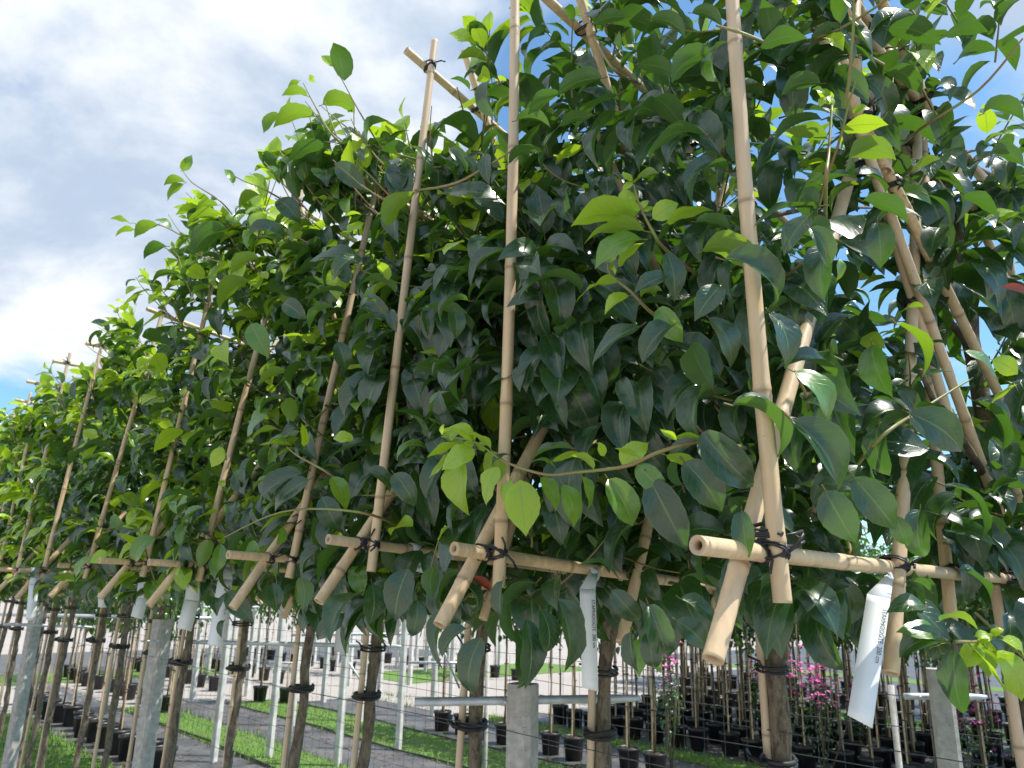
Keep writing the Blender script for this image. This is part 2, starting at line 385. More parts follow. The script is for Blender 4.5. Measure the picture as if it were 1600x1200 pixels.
# ------------------------------------------------------------------ bamboo canes, ties
def cane_mesh(a, b, r0, r1, bow=None, seed=0, sides=14, sp=0.25):
    R = random.Random(seed); a = np.asarray(a, float); b = np.asarray(b, float); L = np.linalg.norm(b - a)
    d = unit(b - a); ref = np.array((0, 0, 1.)) if abs(d[2]) < 0.9 else np.array((1., 0, 0)); x = unit(np.cross(d, ref)); y = np.cross(d, x)
    bw = (bow if bow is not None else np.array((R.uniform(-1, 1), R.uniform(-1, 1))) * 0.006 * L)
    st = []          # (s, radius factor, node)
    s = R.uniform(0.06, sp); nodes = []
    while s < L - 0.03:
        nodes.append(s); s += sp * R.uniform(0.75, 1.2)
    st.append((0, 1, 0)); st.append((0.004, 1.0, 0))
    for q in nodes:
        for ds, k, nd in ((-0.03, 1.0, 0), (-0.010, 1.02, 0), (-0.0045, 1.085, 0.25), (-0.0015, 1.05, 1), (0.0015, 1.05, 1), (0.005, 1.09, 0.2), (0.012, 1.02, 0), (0.035, 0.985, 0)):
            st.append((q + ds, k, nd))
    st.append((L - 0.004, 1, 0)); st.append((L, 1, 0)); st = sorted([q for q in st if 0 <= q[0] <= L])
    rn = R.random(); vs, fs, at = [], [], []
    def pos(s): k = s / L; return a + d * s + (bw[0] * x + bw[1] * y) * 4 * k * (1 - k)
    def ring(s, r, attr):
        i = len(vs)
        for k in range(sides):
            an = 2 * math.pi * k / sides; vs.append(pos(s) + r * (math.cos(an) * x + math.sin(an) * y)); at.append(attr)
        return i
    def bridge(i, j):
        for k in range(sides):
            k2 = (k + 1) % sides; fs.append((i + k, i + k2, j + k2, j + k))
    prev = None
    ids = []
    for (s, k, nd) in st:
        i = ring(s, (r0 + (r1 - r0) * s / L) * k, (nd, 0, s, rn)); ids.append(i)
        if prev is not None: bridge(prev, i)
        prev = i
    for end, (i, s, r, sg) in enumerate(((ids[0], 0, r0, 1), (ids[-1], L, r1, -1))):
        r_in = r * 0.5
        i1 = ring(s, r * 0.97, (0, 0.5, s, rn)); i2 = ring(s + sg * 0.001, r_in, (0, 0.6, s, rn)); i3 = ring(s + sg * 0.03, r_in * 0.9, (0, 1, s, rn))
        seq = (i, i1, i2, i3)
        for q0, q1 in zip(seq, seq[1:]):
            if sg > 0: bridge(q1, q0)
            else: bridge(q0, q1)
        fs.append(tuple(i3 + k for k in (range(sides) if sg > 0 else range(sides - 1, -1, -1))))
    m = MB(); m.add(vs, fs, at); return m
CANES = []      # (a, b, distance) kept clear of loose leaves
def cane(parent, a, b, r0, r1=None, seed=0, name='cane', sides=14, guard=True, sp=0.25, bow=None):
    m = cane_mesh(a, b, r0, r1 if r1 else r0 * 0.9, bow, seed, sides, sp)
    if guard: CANES.append((np.asarray(a, float), np.asarray(b, float)))
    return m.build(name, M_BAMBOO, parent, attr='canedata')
def tie(parent, c, d1, d2, r, seed=0, wire=0.0016, loops=4, ends=2):
    """black wire wound round two crossing canes with directions d1, d2 at c"""
    R = random.Random(seed); c = np.asarray(c, float); d1, d2 = unit(d1), unit(d2)
    nrm = unit(np.cross(d1, d2)); ax = unit(d1 + d2 * R.choice((-1, 1)) * 0.8)      # winds round the crossing along this axis
    s1 = unit(np.cross(nrm, ax)); m = MB()
    pts = []
    for k in range(loops * 12 + 1):
        an = 2 * math.pi * k / 12; off = (k / (loops * 12) - 0.5) * 0.011 + R.uniform(-0.0012, 0.0012)
        pts.append(c + ax * off + s1 * math.cos(an) * r * 1.3 + nrm * math.sin(an) * r * 2.06)
    m.tube(pts, wire, 5)
    pts = []
    for k in range(25):
        an = 2 * math.pi * k / 12
        pts.append(c + s1 * ((k / 24 - 0.5) * 0.008) + ax * math.cos(an) * r * 1.5 + nrm * math.sin(an) * r * 2.15)
    m.tube(pts, wire, 5)
    front = nrm if nrm.dot(CAM - c) > 0 else -nrm
    for e in range(ends):
        q = c + front * r * 2.2; dd = unit(R.choice((-1, 1)) * s1 + R.uniform(-0.8, 0.8) * ax + front * R.uniform(0.1, 0.7)); ln = R.uniform(0.018, 0.04)
        m.tube([q, q + dd * ln * 0.5 + front * 0.004, q + dd * ln - Z * 0.006 * R.random()], wire * 1.15, 5)
    return m.build('tie', M_TIE, parent)

ORD = ['first', 'second', 'third', 'fourth', 'fifth', 'sixth', 'seventh', 'eighth', 'ninth', 'tenth', 'eleventh', 'twelfth', 'thirteenth', 'fourteenth', 'fifteenth', 'sixteenth', 'seventeenth', 'eighteenth', 'nineteenth', 'twentieth']
ORD += ['%s-%s' % ('twenty', o) for o in ORD[:9]]
ts = [0.50, 1.02, 1.42, 1.84, 2.42, 2.92, 3.6]
while ts[-1] < 9.2: ts.append(ts[-1] + random.uniform(0.48, 0.62))
NP = len(ts)
# per panel: height of the low cane at its near end, tilt, height of the front upright, top cane height
low = [0.059, 0.0735, 0.103, 0.08, 0.072, 0.085, 0.08]
tilt = [0.0, -0.048, -0.05, -0.03, -0.02, -0.02, -0.02]
while len(low) < NP: low.append(random.uniform(0.05, 0.10)); tilt.append(random.uniform(-0.04, 0.02))
STEM_P = 1.60
def grid_x(a, b, c, d):      # crossing of two lines in (p,h)
    (x1, y1), (x2, y2), (x3, y3), (x4, y4) = a, b, c, d
    den = (x1 - x2) * (y3 - y4) - (y1 - y2) * (x3 - x4)
    if abs(den) < 1e-6: return None
    k = ((x1 - x3) * (y3 - y4) - (y1 - y3) * (x3 - x4)) / den; j = ((x1 - x3) * (y1 - y2) - (y1 - y3) * (x1 - x2)) / den
    return (x1 + k * (x2 - x1), y1 + k * (y2 - y1)) if 0.01 < k < 0.99 and 0.01 < j < 0.99 else None
frames = []
CANES.append((at_t(921, 897, ts[1] - 0.03), at_t(922, 1076, ts[1] - 0.03))); CANES.append((at_t(1373, 915, ts[0] - 0.03), at_t(1344, 1124, ts[0] - 0.03)))
for i, t in enumerate(ts):
    R = random.Random(100 + i)
    far = i > 8
    if i == 0: lab = 'bamboo lattice frame tied to the nearest tree, at the right edge'
    elif i == 1: lab = 'bamboo lattice frame whose long upright passes behind the lime green sprig'
    elif i == 2: lab = 'bamboo lattice frame whose crossed top ends stand clear against the cloudy sky'
    else: lab = 'bamboo lattice frame of the %s tree counted from the right along the row' % ORD[i]
    fr = empty('bamboo_trellis', tuple(W(t, STEM_P, 0)), lab, 'trellis', 'bamboo frames on the row of trees')
    frames.append(fr)
    rr = 0.0115 if i < 2 else 0.0106
    l0, tl = low[i], tilt[i]
    pf = 0.90 + (R.uniform(-0.03, 0.03) if i > 2 else 0)
    top = {0: 1.42, 1: 1.47, 2: 1.42, 3: 1.30, 4: 1.45, 5: 1.27, 6: 1.32}.get(i, 1.26 + R.uniform(-0.03, 0.03))
    topc = {0: 1.36, 1: 1.36, 2: 1.36, 3: 1.22, 4: 1.385, 5: 1.21, 6: 1.255}.get(i, top - 0.06)
    ttilt = {0: -0.15, 1: -0.16, 2: -0.26, 3: -0.12, 4: -0.16}.get(i, R.uniform(-0.12, 0.0))
    lean = {0: 0.0, 1: 0.0, 2: 0.085, 3: 0.18, 4: 0.20, 5: 0.11, 6: 0.15}.get(i, R.uniform(0.02, 0.12))
    lines = []   # (p0,h0,p1,h1, dt, radius)
    lines.append((0.755 if i == 0 else 0.79 + R.uniform(-0.03, 0.03), l0, 2.42, l0 + tl * 1.6, 0.0, rr))            # low horizontal
    lines.append((pf + lean - 0.075, topc + 0.0, 2.35, topc + ttilt * 1.4, 0.0, rr))               # top horizontal
    lines.append((pf, l0 - (0.062 if i < 3 else 0.05), pf + lean, top, -rr * 1.9, rr))        # front upright
    lines.append((0.806, -0.068 if i == 0 else l0 - 0.125, 1.75, (-0.068 if i == 0 else l0 - 0.125) + 1.46, rr * 1.8, rr * 1.12))    # diagonal up and back
    lines.append((1.22, l0 - 0.16, 1.72, l0 + 1.05, -rr * 1.9, rr))
    lines.append((1.60, l0 - 0.12, 1.78, l0 + 1.15, rr * 1.8, rr))
    lines.append((1.08, topc + 0.08, 1.62, 0.30, -rr * 2.0, rr * 0.95))                                             # falling ones
    lines.append((2.36, l0 - 0.12, 1.45, topc + 0.05, rr * 2.0, rr))
    lines.append((1.98, l0 - 0.14, 1.15, 1.02, -rr * 3.2, rr * 0.9))
    lines.append((2.28, l0 - 0.06, 2.30, 1.24, -rr * 1.9, rr))
    if i == 0:
        lines.append((1.13, 0.95, 1.95, 0.40, -0.05, rr)); lines.append((1.40, 1.30, 2.2, 0.74, -0.05, rr)); lines.append((1.2, 1.11, 2.2, 1.11, -0.03, rr))
        lines.append((1.33, 0.9, 1.40, 1.23, -0.01, rr * 1.25)); lines.append((1.36, 0.78, 1.53, 1.24, -0.045, rr)); lines.append((1.68, 0.8, 1.77, 1.24, -0.01, rr))
    if i > 9: lines = lines[:6]
    for k, (p0, h0, p1, h1, dt, r) in enumerate(lines):
        j = 0.008 if k > 2 else 0.0
        cane(fr, W(t + dt + R.uniform(-j, j), p0, h0), W(t + dt + R.uniform(-j, j), p1, h1), r, r * 0.86, seed=i * 40 + k, sides=16 if i < 3 else 10 if i < 9 else 8, guard=False)
        if i < 8 and k in (0, 1, 2, 3, 4):
            a_, b_ = W(t + dt, p0, h0), W(t + dt, p1, h1)
            if k == 0: b_ = a_ + (b_ - a_) * (0.8 if i == 0 else 0.45)
            if k == 1: b_ = a_ + (b_ - a_) * 0.34
            if k == 4: b_ = a_ + (b_ - a_) * 0.17
            if k == 3: b_ = a_ + (b_ - a_) * (0.32 if i == 0 else 0.14)
            if k == 2 and i >= 3: b_ = a_ + (b_ - a_) * (0.9 if i % 2 else 0.6)
            if k == 1 and i < 4 or k != 1 and (i < 3 or k == 2) or k == 1 and i % 2 == 0: CANES.append((a_, b_))
    if far: continue
    nt = 0
    for a in range(len(lines)):
        for b in range(a + 1, len(lines)):
            A, B = lines[a], lines[b]
            x = grid_x(A[:2], A[2:4], B[:2], B[2:4])
            if x is None or abs(A[4] - B[4]) > 0.05: continue
            a1, a2 = math.atan2(A[3] - A[1], A[2] - A[0]), math.atan2(B[3] - B[1], B[2] - B[0])
            if abs(math.sin(a1 - a2)) < 0.3: continue
            if a > 1 and R.random() < 0.45: continue
            if b > 6 and i > 4: continue
            dA = (A[2] - A[0]) * P + (A[3] - A[1]) * Z; dB = (B[2] - B[0]) * P + (B[3] - B[1]) * Z
            tie(fr, W(t + (A[4] + B[4]) / 2, x[0], x[1]), dA, dB, rr, seed=i * 97 + a * 11 + b, wire=0.0018 if i < 3 else 0.0016, loops=4 if i < 3 else 3); nt += 1

# ------------------------------------------------------------------ leaves
def leaf_shape(nseg, half, fold, bend, twist, wave, width, seed, rnd, young, teeth=0.0, petiole=True, curl=0.0, a0=0.25):
    R = random.Random(seed); vs, at, fs = [], [], []
    pl = 0.10
    ph = R.uniform(0, 6.28); pl0 = np.array((0.0, 0.0, 0.0))
    # centreline
    cy, cz, ang = pl, pl * 0.1, a0
    cl = []
    step = (1 - pl) / nseg
    for k in range(nseg + 1):
        v = k / nseg; cl.append((cy, cz, ang))
        ang2 = a0 - bend * (v + 0.5 / nseg) ** 1.15
        cy += step * math.cos(ang2); cz += step * math.sin(ang2); ang = ang2
    us = [j / half for j in range(-half, half + 1)]
    nu = len(us)
    for k in range(nseg + 1):
        v = k / nseg; cy, cz, ang = cl[k]
        wv = width * (math.sin(math.pi * min(1, max(0, v)) ** 0.80) ** 0.82 if 0 < v < 1 else 0.0)
        if v > 0.66: wv *= 1 - 0.55 * ((v - 0.66) / 0.34) ** 1.4
        wv = max(wv, 0.006 if 0 < k < nseg else 0.004)
        f = fold * (1 - 0.35 * v); tw = twist * v
        Nn = np.array((0, -math.sin(ang), math.cos(ang))); X = np.array((1., 0, 0))
        X2 = math.cos(tw) * X + math.sin(tw) * Nn; N2 = -math.sin(tw) * X + math.cos(tw) * Nn
        for u in us:
            au = abs(u); w_ = wv * (1 + (teeth * (1 if k % 2 else -1) if au == 1 else 0))
            z = au * math.sin(f) - curl * au * au + wave * math.sin(v * 11 + ph + (1.3 if u > 0 else 0)) * au * au
            p = np.array((0, cy, cz)) + X2 * u * w_ * math.cos(f) + N2 * w_ * z
            vs.append(p); at.append((v, au, rnd, young))
    for k in range(nseg):
        for j in range(nu - 1):
            a = k * nu + j; fs.append((a, a + 1, a + nu + 1, a + nu))
    if petiole:
        b = len(vs); r = 0.011
        for (y, z, s) in ((0, 0, 1.25), (pl * 0.55, pl * 0.02, 1.0), (pl * 1.15, pl * 0.1 - 0.004, 0.8)):
            for k in range(4):
                an = math.pi / 2 * k; vs.append(np.array((r * s * math.cos(an), y, z + r * s * math.sin(an)))); at.append((-0.5, 0.5, rnd, young))
        for q in range(2):
            for k in range(4): fs.append((b + q * 4 + k, b + q * 4 + (k + 1) % 4, b + q * 4 + 4 + (k + 1) % 4, b + q * 4 + 4 + k))
    return np.array(vs), fs, np.array(at)
LEAF_HI, LEAF_LO, TIP, WIDE = {}, {}, {}, {}
NVAR = 14
YL = [0.0, 0.45, 1.0]
for yi, y in enumerate(YL):
    for k in range(NVAR):
        R = random.Random(500 + k + 40 * yi)
        par = dict(fold=R.uniform(0.32, 0.98) if y < 1 else R.uniform(0.12, 0.6), bend=R.uniform(0.8, 2.2) if y < 1 else R.uniform(0.3, 1.3), twist=R.uniform(-0.5, 0.5),
                   wave=R.uniform(0.03, 0.15), width=R.uniform(0.20, 0.265) if y < 1 else R.uniform(0.24, 0.31), curl=R.uniform(0.0, 0.22), a0=R.uniform(0.1, 0.5), seed=k)
        yy = min(1, max(0, y + R.uniform(-0.12, 0.12))) if y > 0 else R.choice((0, 0, 0.05, 0.12))
        vs, fs, at = leaf_shape(14, 2, rnd=R.random(), young=yy, teeth=0.022, **par)
        TIP[(yi, k)] = vs[14 * 5 + 2]; WIDE.setdefault(yi, []).append((par['width'] - 0.12 * par['fold'] - 0.03 * abs(par['twist']), k))
        m = MB(); m.add(vs, fs, [tuple(q) for q in at]); me_o = m.build('leaf', M_LEAF, attr='leafdata', link=False)
        LEAF_HI[(yi, k)] = me_o.data; bpy.data.objects.remove(me_o)
        LEAF_LO[(yi, k)] = leaf_shape(7, 1, rnd=R.random(), young=yy, petiole=False, **par)

def leaf_frame(base, axis, normal, L):
    y = unit(axis); z = normal - y * np.dot(normal, y); z = unit(z); x = np.cross(y, z)
    return np.column_stack((x * L, y * L, z * L)), np.asarray(base, float)

class Plant:
    """leaves and twigs of one tree before they become objects"""
    def __init__(s): s.leaves = []; s.tw = MB(); s.hero = []
    def shoot(s, R, base, d, L, n, size, youth, droop=0.25, up=0.6, tw=True, outw=-P):
        """a leafy shoot from base along d, arching upward; youth = how far down new growth reaches"""
        d = unit(d); pts = [np.asarray(base, float)]; seg = 6
        for k in range(seg):
            d = unit(d + Z * up * 0.14 + np.array([R.uniform(-1, 1) for _ in range(3)]) * 0.10); pts.append(pts[-1] + d * L / seg)
        if tw: s.tw.tube(pts, [0.0026, 0.0025, 0.0023, 0.0021, 0.0019, 0.0016, 0.0012], 5, cap=False)
        phi = R.uniform(0, 6.28)
        for k in range(n):
            q = (k + 0.6) / n; q = q ** 0.85; a = min(seg - 1, int(q * seg)); b = pts[a] + (pts[a + 1] - pts[a]) * (q * seg - a); ax = unit(pts[a + 1] - pts[a])
            phi += 2.4; e1 = unit(np.cross(ax, Z) if abs(ax[2]) < 0.95 else np.array((1., 0, 0))); e2 = np.cross(e1, ax)
            side = math.cos(phi) * e1 + math.sin(phi) * e2
            o = unit(side * (1.0 - 0.45 * q) + ax * (0.45 + 0.7 * q) - Z * droop * R.uniform(0.4, 2.0) + outw * 0.25)
            nrm = unit(Z * 0.75 + outw * 0.55 + ax * 0.15 + np.array([R.uniform(-1, 1) for _ in range(3)]) * 0.42)
            sz = size * R.uniform(0.75, 1.15) * (1 - 0.62 * max(0, q - 0.62) / 0.38)
            yv = q - (1 - youth)
            yi = 2 if yv > 0.18 and R.random() < 0.9 else 1 if yv > 0 and R.random() < 0.8 else 0
            s.leaves.append((b, o, nrm, sz, yi, R.randrange(NVAR)))
    def add(s, base, tip, normal, yi, var=None):
        base = np.asarray(base, float); c = np.asarray(tip, float) - base; D = np.linalg.norm(c); c = c / D
        var = random.randrange(NVAR) if var is None else var
        tl = TIP[(yi, var)]; be = math.atan2(tl[2], tl[1]); n = np.asarray(normal, float); n = unit(n - c * c.dot(n))
        y = math.cos(be) * c - math.sin(be) * n; z = math.sin(be) * c + math.cos(be) * n
        s.hero.append((base, y, z, D / math.hypot(tl[1], tl[2]), yi, var))

# ------------------------------------------------------------------ sprigs and leaves that stand out in front
def front(px, py, dp=0.0):
    """point on the front of the leaf wall in the direction of a photo position"""
    d = ray(px, py); k1 = (0.84 + dp) / d.dot(P); dt = d.dot(T); k2 = (0.40 + dp) / dt if dt > 0.02 else 3.0
    return CAM + d * min(max(k1, k2), k1 * 1.6)
HERO_PX = []
def owner(q):
    t = q @ T; return int(np.argmin([abs(t - v) for v in ts]))
def put_leaf(bx, by, tx, ty, yi, side, dp=0.0, var=None):
    """side: u upper face towards the camera, b underside seen from below, s half and half"""
    b = front(bx, by, dp); kd = (b - CAM) @ FWD; q = CAM + ray(tx, ty) * kd; d = np.linalg.norm(q - b)
    toc = unit(CAM - q); R = random
    if side == 'u': n = toc * 0.7 + Z * 0.6 + RIGHT * R.uniform(-0.65, 0.65); q = q + toc * d * R.uniform(-0.1, 0.25)
    elif side == 'b': n = Z * 1.0 - toc * 0.15 + RIGHT * R.uniform(-0.2, 0.2)
    else: n = Z * 0.8 + toc * 0.35 + RIGHT * R.uniform(-0.3, 0.3)
    if var is None: var = R.choice([k for _, k in sorted(WIDE[yi], reverse=True)[:6 if yi else 9]])
    o = owner((b + q) / 2); plants[o].add(b, q, n, yi, var)
    HERO_PX.append((bx, by, tx, ty, float((b - CAM) @ FWD)))
def sprig(pts, r=0.0033, dp=0.0):
    q = [front(a, b, dp + (0.2 if k == 0 else 0.05 if k == 1 and len(pts) > 4 else 0)) for k, (a, b) in enumerate(pts)]; o = owner(q[len(q) // 2]); n = len(q)
    fine = []
    for k in range(n - 1):
        p0, p1, p2, p3 = q[max(k - 1, 0)], q[k], q[k + 1], q[min(k + 2, n - 1)]
        for j in range(5):
            x = j / 5; fine.append(0.5 * ((2 * p1) + (-p0 + p2) * x + (2 * p0 - 5 * p1 + 4 * p2 - p3) * x * x + (-p0 + 3 * p1 - 3 * p2 + p3) * x ** 3))
    fine.append(q[-1]); m = len(fine)
    plants[o].tw.tube(fine, [r * (1 - 0.55 * k / m) for k in range(m)], 6, cap=True)
def seg_clear(pts2, dist, cs):
    """mask of leaves that would hide a guarded cane"""
    bad = np.zeros(len(dist), bool)
    for a, b in cs:
        xa, ya, fa = proj(a); xb, yb, fb = proj(b)
        if fa < 0.1 or fb < 0.1: continue
        ab = np.array((xb - xa, yb - ya)); L2 = ab @ ab + 1e-6
        k = np.clip(((pts2 - (xa, ya)) @ ab) / L2, 0, 1); c = np.stack((xa + k * ab[0], ya + k * ab[1]), 1)
        dpx = np.linalg.norm(pts2 - c, axis=1); dc = fa + k * (fb - fa)
        bad |= (dpx < 48 / dc) & (dist < dc + 0.02)
    return bad

plants = []
for i, t in enumerate(ts):
    R = random.Random(900 + i); pl = Plant(); plants.append(pl)
    ns = [330, 400, 380, 350, 300, 260, 230][i] if i < 7 else 170 if i < 10 else 120
    hmax = {0: 1.35, 1: 1.38, 2: 1.10, 3: 1.22, 4: 1.26, 5: 1.22, 6: 1.08}.get(i, 1.0)
    for k in range(ns):
        p = 0.96 + 1.4 * R.random() ** (1.9 if k % 2 else 1.0); h = -0.02 + (hmax + 0.02) * R.random() ** 0.92
        if i == 0 and p > 1.15 and R.random() < (0.64 if h > 0.45 else 0.32): continue
        if i == 1 and h > 0.95: p += 0.16
        if i == 1 and h > 0.85 and R.random() < 0.58: continue
        if i == 1 and p > 1.7 and R.random() < 0.35: continue
        tt = t + R.gauss(0, 0.08)
        fr_ = max(0.0, 1 - (p - 0.98) / 0.5)          # near the front: grow towards the camera side
        d = np.array(T) * R.uniform(-1, 1) * (0.8 if i == 0 else 1.0) - P * (0.25 + 0.9 * fr_) * R.random() + P * R.uniform(-0.2, 0.3) + Z * R.uniform(-0.35, 0.55)
        if i == 0: d = d - T * 0.15 * R.random()
        L = R.uniform(0.14, 0.30)
        if h > hmax - 0.25: d = d + Z * R.uniform(0.0, 0.7)
        yo = R.choice((0, 0, 0, 0, 0.25, 0.4)) if h < hmax - 0.3 else R.choice((0.0, 0.25, 0.4, 0.6))
        if i >= 2: yo += R.choice((0, 0, 0, 0.2, 0.4)) * (1.3 if h > 0.5 else 1.0)
        if i > 3: yo += R.choice((0, 0, 0.3, 0.5))
        pl.shoot(R, W(tt, p, h), d, L, R.randrange(7, 12), R.uniform(0.112, 0.16) * (1.0 if i < 3 else 0.92), yo, droop=R.uniform(0.35, 1.0) * (1.25 if h < 0.45 else 1.0), tw=(k % 4 == 0 or h > hmax - 0.25))
    # leaders standing out of the top
    for k in range(12 if i > 0 else 6):
        p = R.uniform(1.15 if i == 1 else 0.95, 2.2); pl.shoot(R, W(t + R.gauss(0, 0.08), p, hmax - 0.1), unit(Z + T * R.uniform(-0.5, 0.5) + P * R.uniform(-0.6, 0.3)), R.uniform(0.14, 0.25), R.randrange(12, 17), 0.118, 0.55, droop=0.35)
    for k in range({3: 6, 4: 7, 5: 6, 6: 4}.get(i, 2)):
        pl.shoot(R, W(t + R.uniform(-0.2, 0.2), R.uniform(0.88, 1.1), hmax - R.uniform(0.0, 0.25)), unit(-P * 0.6 + Z * R.uniform(0.4, 1.2) + T * R.uniform(0.1, 0.9)), R.uniform(0.15, 0.26), R.randrange(11, 15), 0.118, 0.5, droop=0.35)

for q_ in """1130 630 1213 716 0 s
1088 665 1177 760 0 u
1226 646 1308 768 0 u
1008 733 1074 860 0 u
1062 713 1128 800 0 u
945 740 988 822 1 u
1408 640 1502 706 0 u
1512 618 1562 706 0 u
1374 656 1392 744 0 u
1326 736 1400 828 0 u
1284 757 1337 848 0 u
1158 790 1171 872 0 u
1463 753 1531 845 0 s
1438 788 1443 870 0 u
1398 800 1418 852 0 u
1492 885 1548 936 0 s
1450 948 1385 958 0 u
1458 928 1412 914 0 b
1478 998 1400 988 1 u
1462 972 1528 984 1 b
1480 1004 1405 1028 0 u
1490 1003 1506 1117 0 u
1512 1003 1572 1085 2 s
1550 1008 1596 1096 2 u
1530 1000 1545 1060 2 b
868 922 882 1050 0 u
842 945 850 1020 0 u
822 955 820 1076 0 u
800 972 808 1076 0 u
758 985 741 1086 0 u
735 978 692 1028 0 u
985 980 998 1050 0 u
1012 978 1022 1042 0 u
1010 935 1040 1020 0 u
1050 965 1104 1015 0 u
1056 930 1116 988 0 u
950 915 998 968 0 u
962 895 904 884 0 s
786 900 788 968 0 u
580 905 576 976 0 u
603 905 596 975 0 u
642 880 618 970 0 u
652 930 642 994 0 u
425 905 432 958 0 u
468 898 472 955 0 b
680 880 676 936 0 b
728 702 734 806 2 u
716 702 670 748 2 s
720 690 667 715 2 b
770 706 722 680 2 b
812 740 822 838 2 u
876 750 896 824 1 u
800 746 790 792 2 u
768 736 798 712 0 s
853 722 943 726 2 b
872 735 824 728 1 s
968 731 1013 692 2 u
1033 708 1110 742 2 b
1045 686 1108 693 2 b
945 715 935 690 2 u
1006 350 892 354 2 b
1018 363 911 384 1 b
985 294 965 338 2 u
1034 352 1115 329 2 b
1088 396 1178 428 1 b
1012 374 930 420 1 u
962 421 1008 379 2 b
1040 386 1053 472 0 u
1046 430 990 458 0 u
952 440 900 474 2 s
988 461 945 492 2 u
1025 475 1067 535 1 u
1010 503 925 572 0 u
1056 505 1004 568 0 u
1100 490 1140 576 0 u
1132 440 1085 502 0 u
1118 402 1206 480 0 u
1196 481 1226 576 0 u
1292 320 1178 354 0 s
1080 346 1146 362 0 b
1340 310 1420 350 0 b
1370 340 1375 420 0 s
1294 375 1288 470 0 u
1310 402 1306 440 1 u
1260 350 1292 420 0 s
1230 575 1290 662 1 u
1360 530 1395 620 0 u
1392 498 1440 590 1 s
1500 545 1560 600 1 u
1540 640 1590 600 2 b
1545 560 1590 585 2 u
1450 480 1400 500 1 b
1270 330 1225 400 0 u
1300 220 1225 205 1 b
1310 200 1388 195 2 b
1320 260 1400 250 1 b
1330 180 1360 170 2 u
1300 165 1275 140 2 b
1290 130 1220 150 0 b
1180 75 1262 60 0 b
1120 75 1050 130 0 b
1075 20 1128 42 0 b
985 25 925 40 0 b
1010 30 1070 60 0 b
950 120 870 150 0 b
990 100 1060 120 0 b
930 180 870 200 0 b
880 140 825 180 0 b
1380 40 1470 70 0 b
1470 55 1545 50 0 b
1490 100 1560 80 0 b
1500 300 1560 340 0 b
1440 300 1480 370 0 s
1530 180 1600 190 0 b
1540 240 1600 260 0 b
1380 110 1440 150 0 b
498 166 554 178 1 b
500 182 427 200 1 b
440 175 412 208 1 b
513 222 448 254 0 b
485 152 440 150 1 b
492 130 484 116 2 u
470 125 450 145 1 b
520 250 575 300 0 u
590 235 650 240 0 b
640 225 660 285 0 s
700 230 730 270 0 u
725 240 745 285 0 u
760 235 765 290 0 u
690 300 790 320 0 u
790 260 850 240 0 b
800 190 860 200 0 b
292 285 256 290 1 b
290 286 262 314 1 b
283 268 300 242 1 u
345 320 305 335 1 b
350 335 290 355 1 b
360 350 300 400 0 b
365 290 350 265 1 u
390 270 415 300 1 b
410 305 375 330 1 b
430 310 470 350 0 u
270 360 240 345 1 u
265 385 225 405 0 b
250 350 210 372 1 b
205 350 172 342 1 b
215 360 180 370 1 b
450 380 385 370 0 u
410 400 360 430 1 b
400 440 345 490 1 b
440 470 480 500 0 u
390 500 420 560 1 u
480 735 405 784 0 u
515 740 541 798 1 u
490 745 430 800 0 u
568 735 608 770 0 u
612 735 648 792 0 u
500 770 530 830 0 u
475 702 470 660 2 s
450 690 420 700 1 s
440 672 392 690 1 b
425 695 420 725 1 u
350 695 330 730 2 u
340 700 355 720 1 u
430 745 395 770 1 s
555 690 520 686 2 u
440 820 432 852 1 u
395 840 402 880 1 u
345 845 338 895 1 u
330 840 312 890 1 b
250 840 215 880 1 u
170 860 140 880 2 u
150 870 120 905 1 u
525 530 540 580 0 u
610 480 620 520 0 u
660 480 668 525 0 u
705 478 712 530 0 u
740 470 690 505 0 s
600 360 650 300 1 b
560 400 520 440 0 u
900 700 830 720 0 s
748 700 690 735 2 u
742 690 700 668 2 u
760 700 772 760 2 b
782 722 760 790 2 s
840 740 868 800 1 u
905 738 915 800 1 u
1000 715 960 700 2 b
990 722 1040 775 1 u
1060 690 1030 670 2 b
930 738 890 712 2 b
1495 1002 1450 1015 2 b
1535 1000 1500 1045 2 u
1560 998 1600 1030 2 u
1005 330 960 318 2 u
1015 345 1060 318 2 u
970 440 930 445 2 b
1000 470 1035 455 1 b""".split('\n'):
    a_ = q_.split(); put_leaf(*[float(v) for v in a_[:4]], int(a_[4]), a_[5])
for pts_ in (((1165, 700), (1100, 690), (1030, 706), (980, 728), (900, 738), (850, 741), (790, 722), (765, 705), (735, 688), (690, 682)),
             ((1090, 430), (1040, 390), (1020, 362), (1000, 322), (990, 288)), ((1070, 520), (1020, 490), (985, 455), (955, 430), (950, 412)),
             ((560, 242), (520, 212), (492, 165), (474, 130)), ((370, 345), (345, 315), (300, 285), (284, 264)), ((560, 770), (515, 740), (465, 712), (448, 698)),
             ((1420, 1000), (1478, 1002), (1530, 1002), (1555, 995)), ((1290, 470), (1290, 300), (1295, 240), (1300, 165)), ((1395, 240), (1440, 200), (1530, 140), (1598, 60)),
             ((330, 400), (290, 372), (250, 352), (225, 352), (205, 348)), ((300, 420), (270, 395), (245, 380)), ((470, 330), (420, 300), (375, 280), (352, 265)),
             ((420, 430), (400, 420), (380, 400)), ((1000, 130), (960, 110), (930, 60)), ((1240, 90), (1180, 60), (1120, 40)), ((640, 830), (560, 800), (440, 800), (350, 840)),
             ((620, 300), (700, 290), (760, 260), (800, 235)), ((1310, 205), (1225, 0), (1225, 0)) if False else ((1300, 780), (1370, 690), (1440, 640), (1520, 590))):
    sprig(pts_)
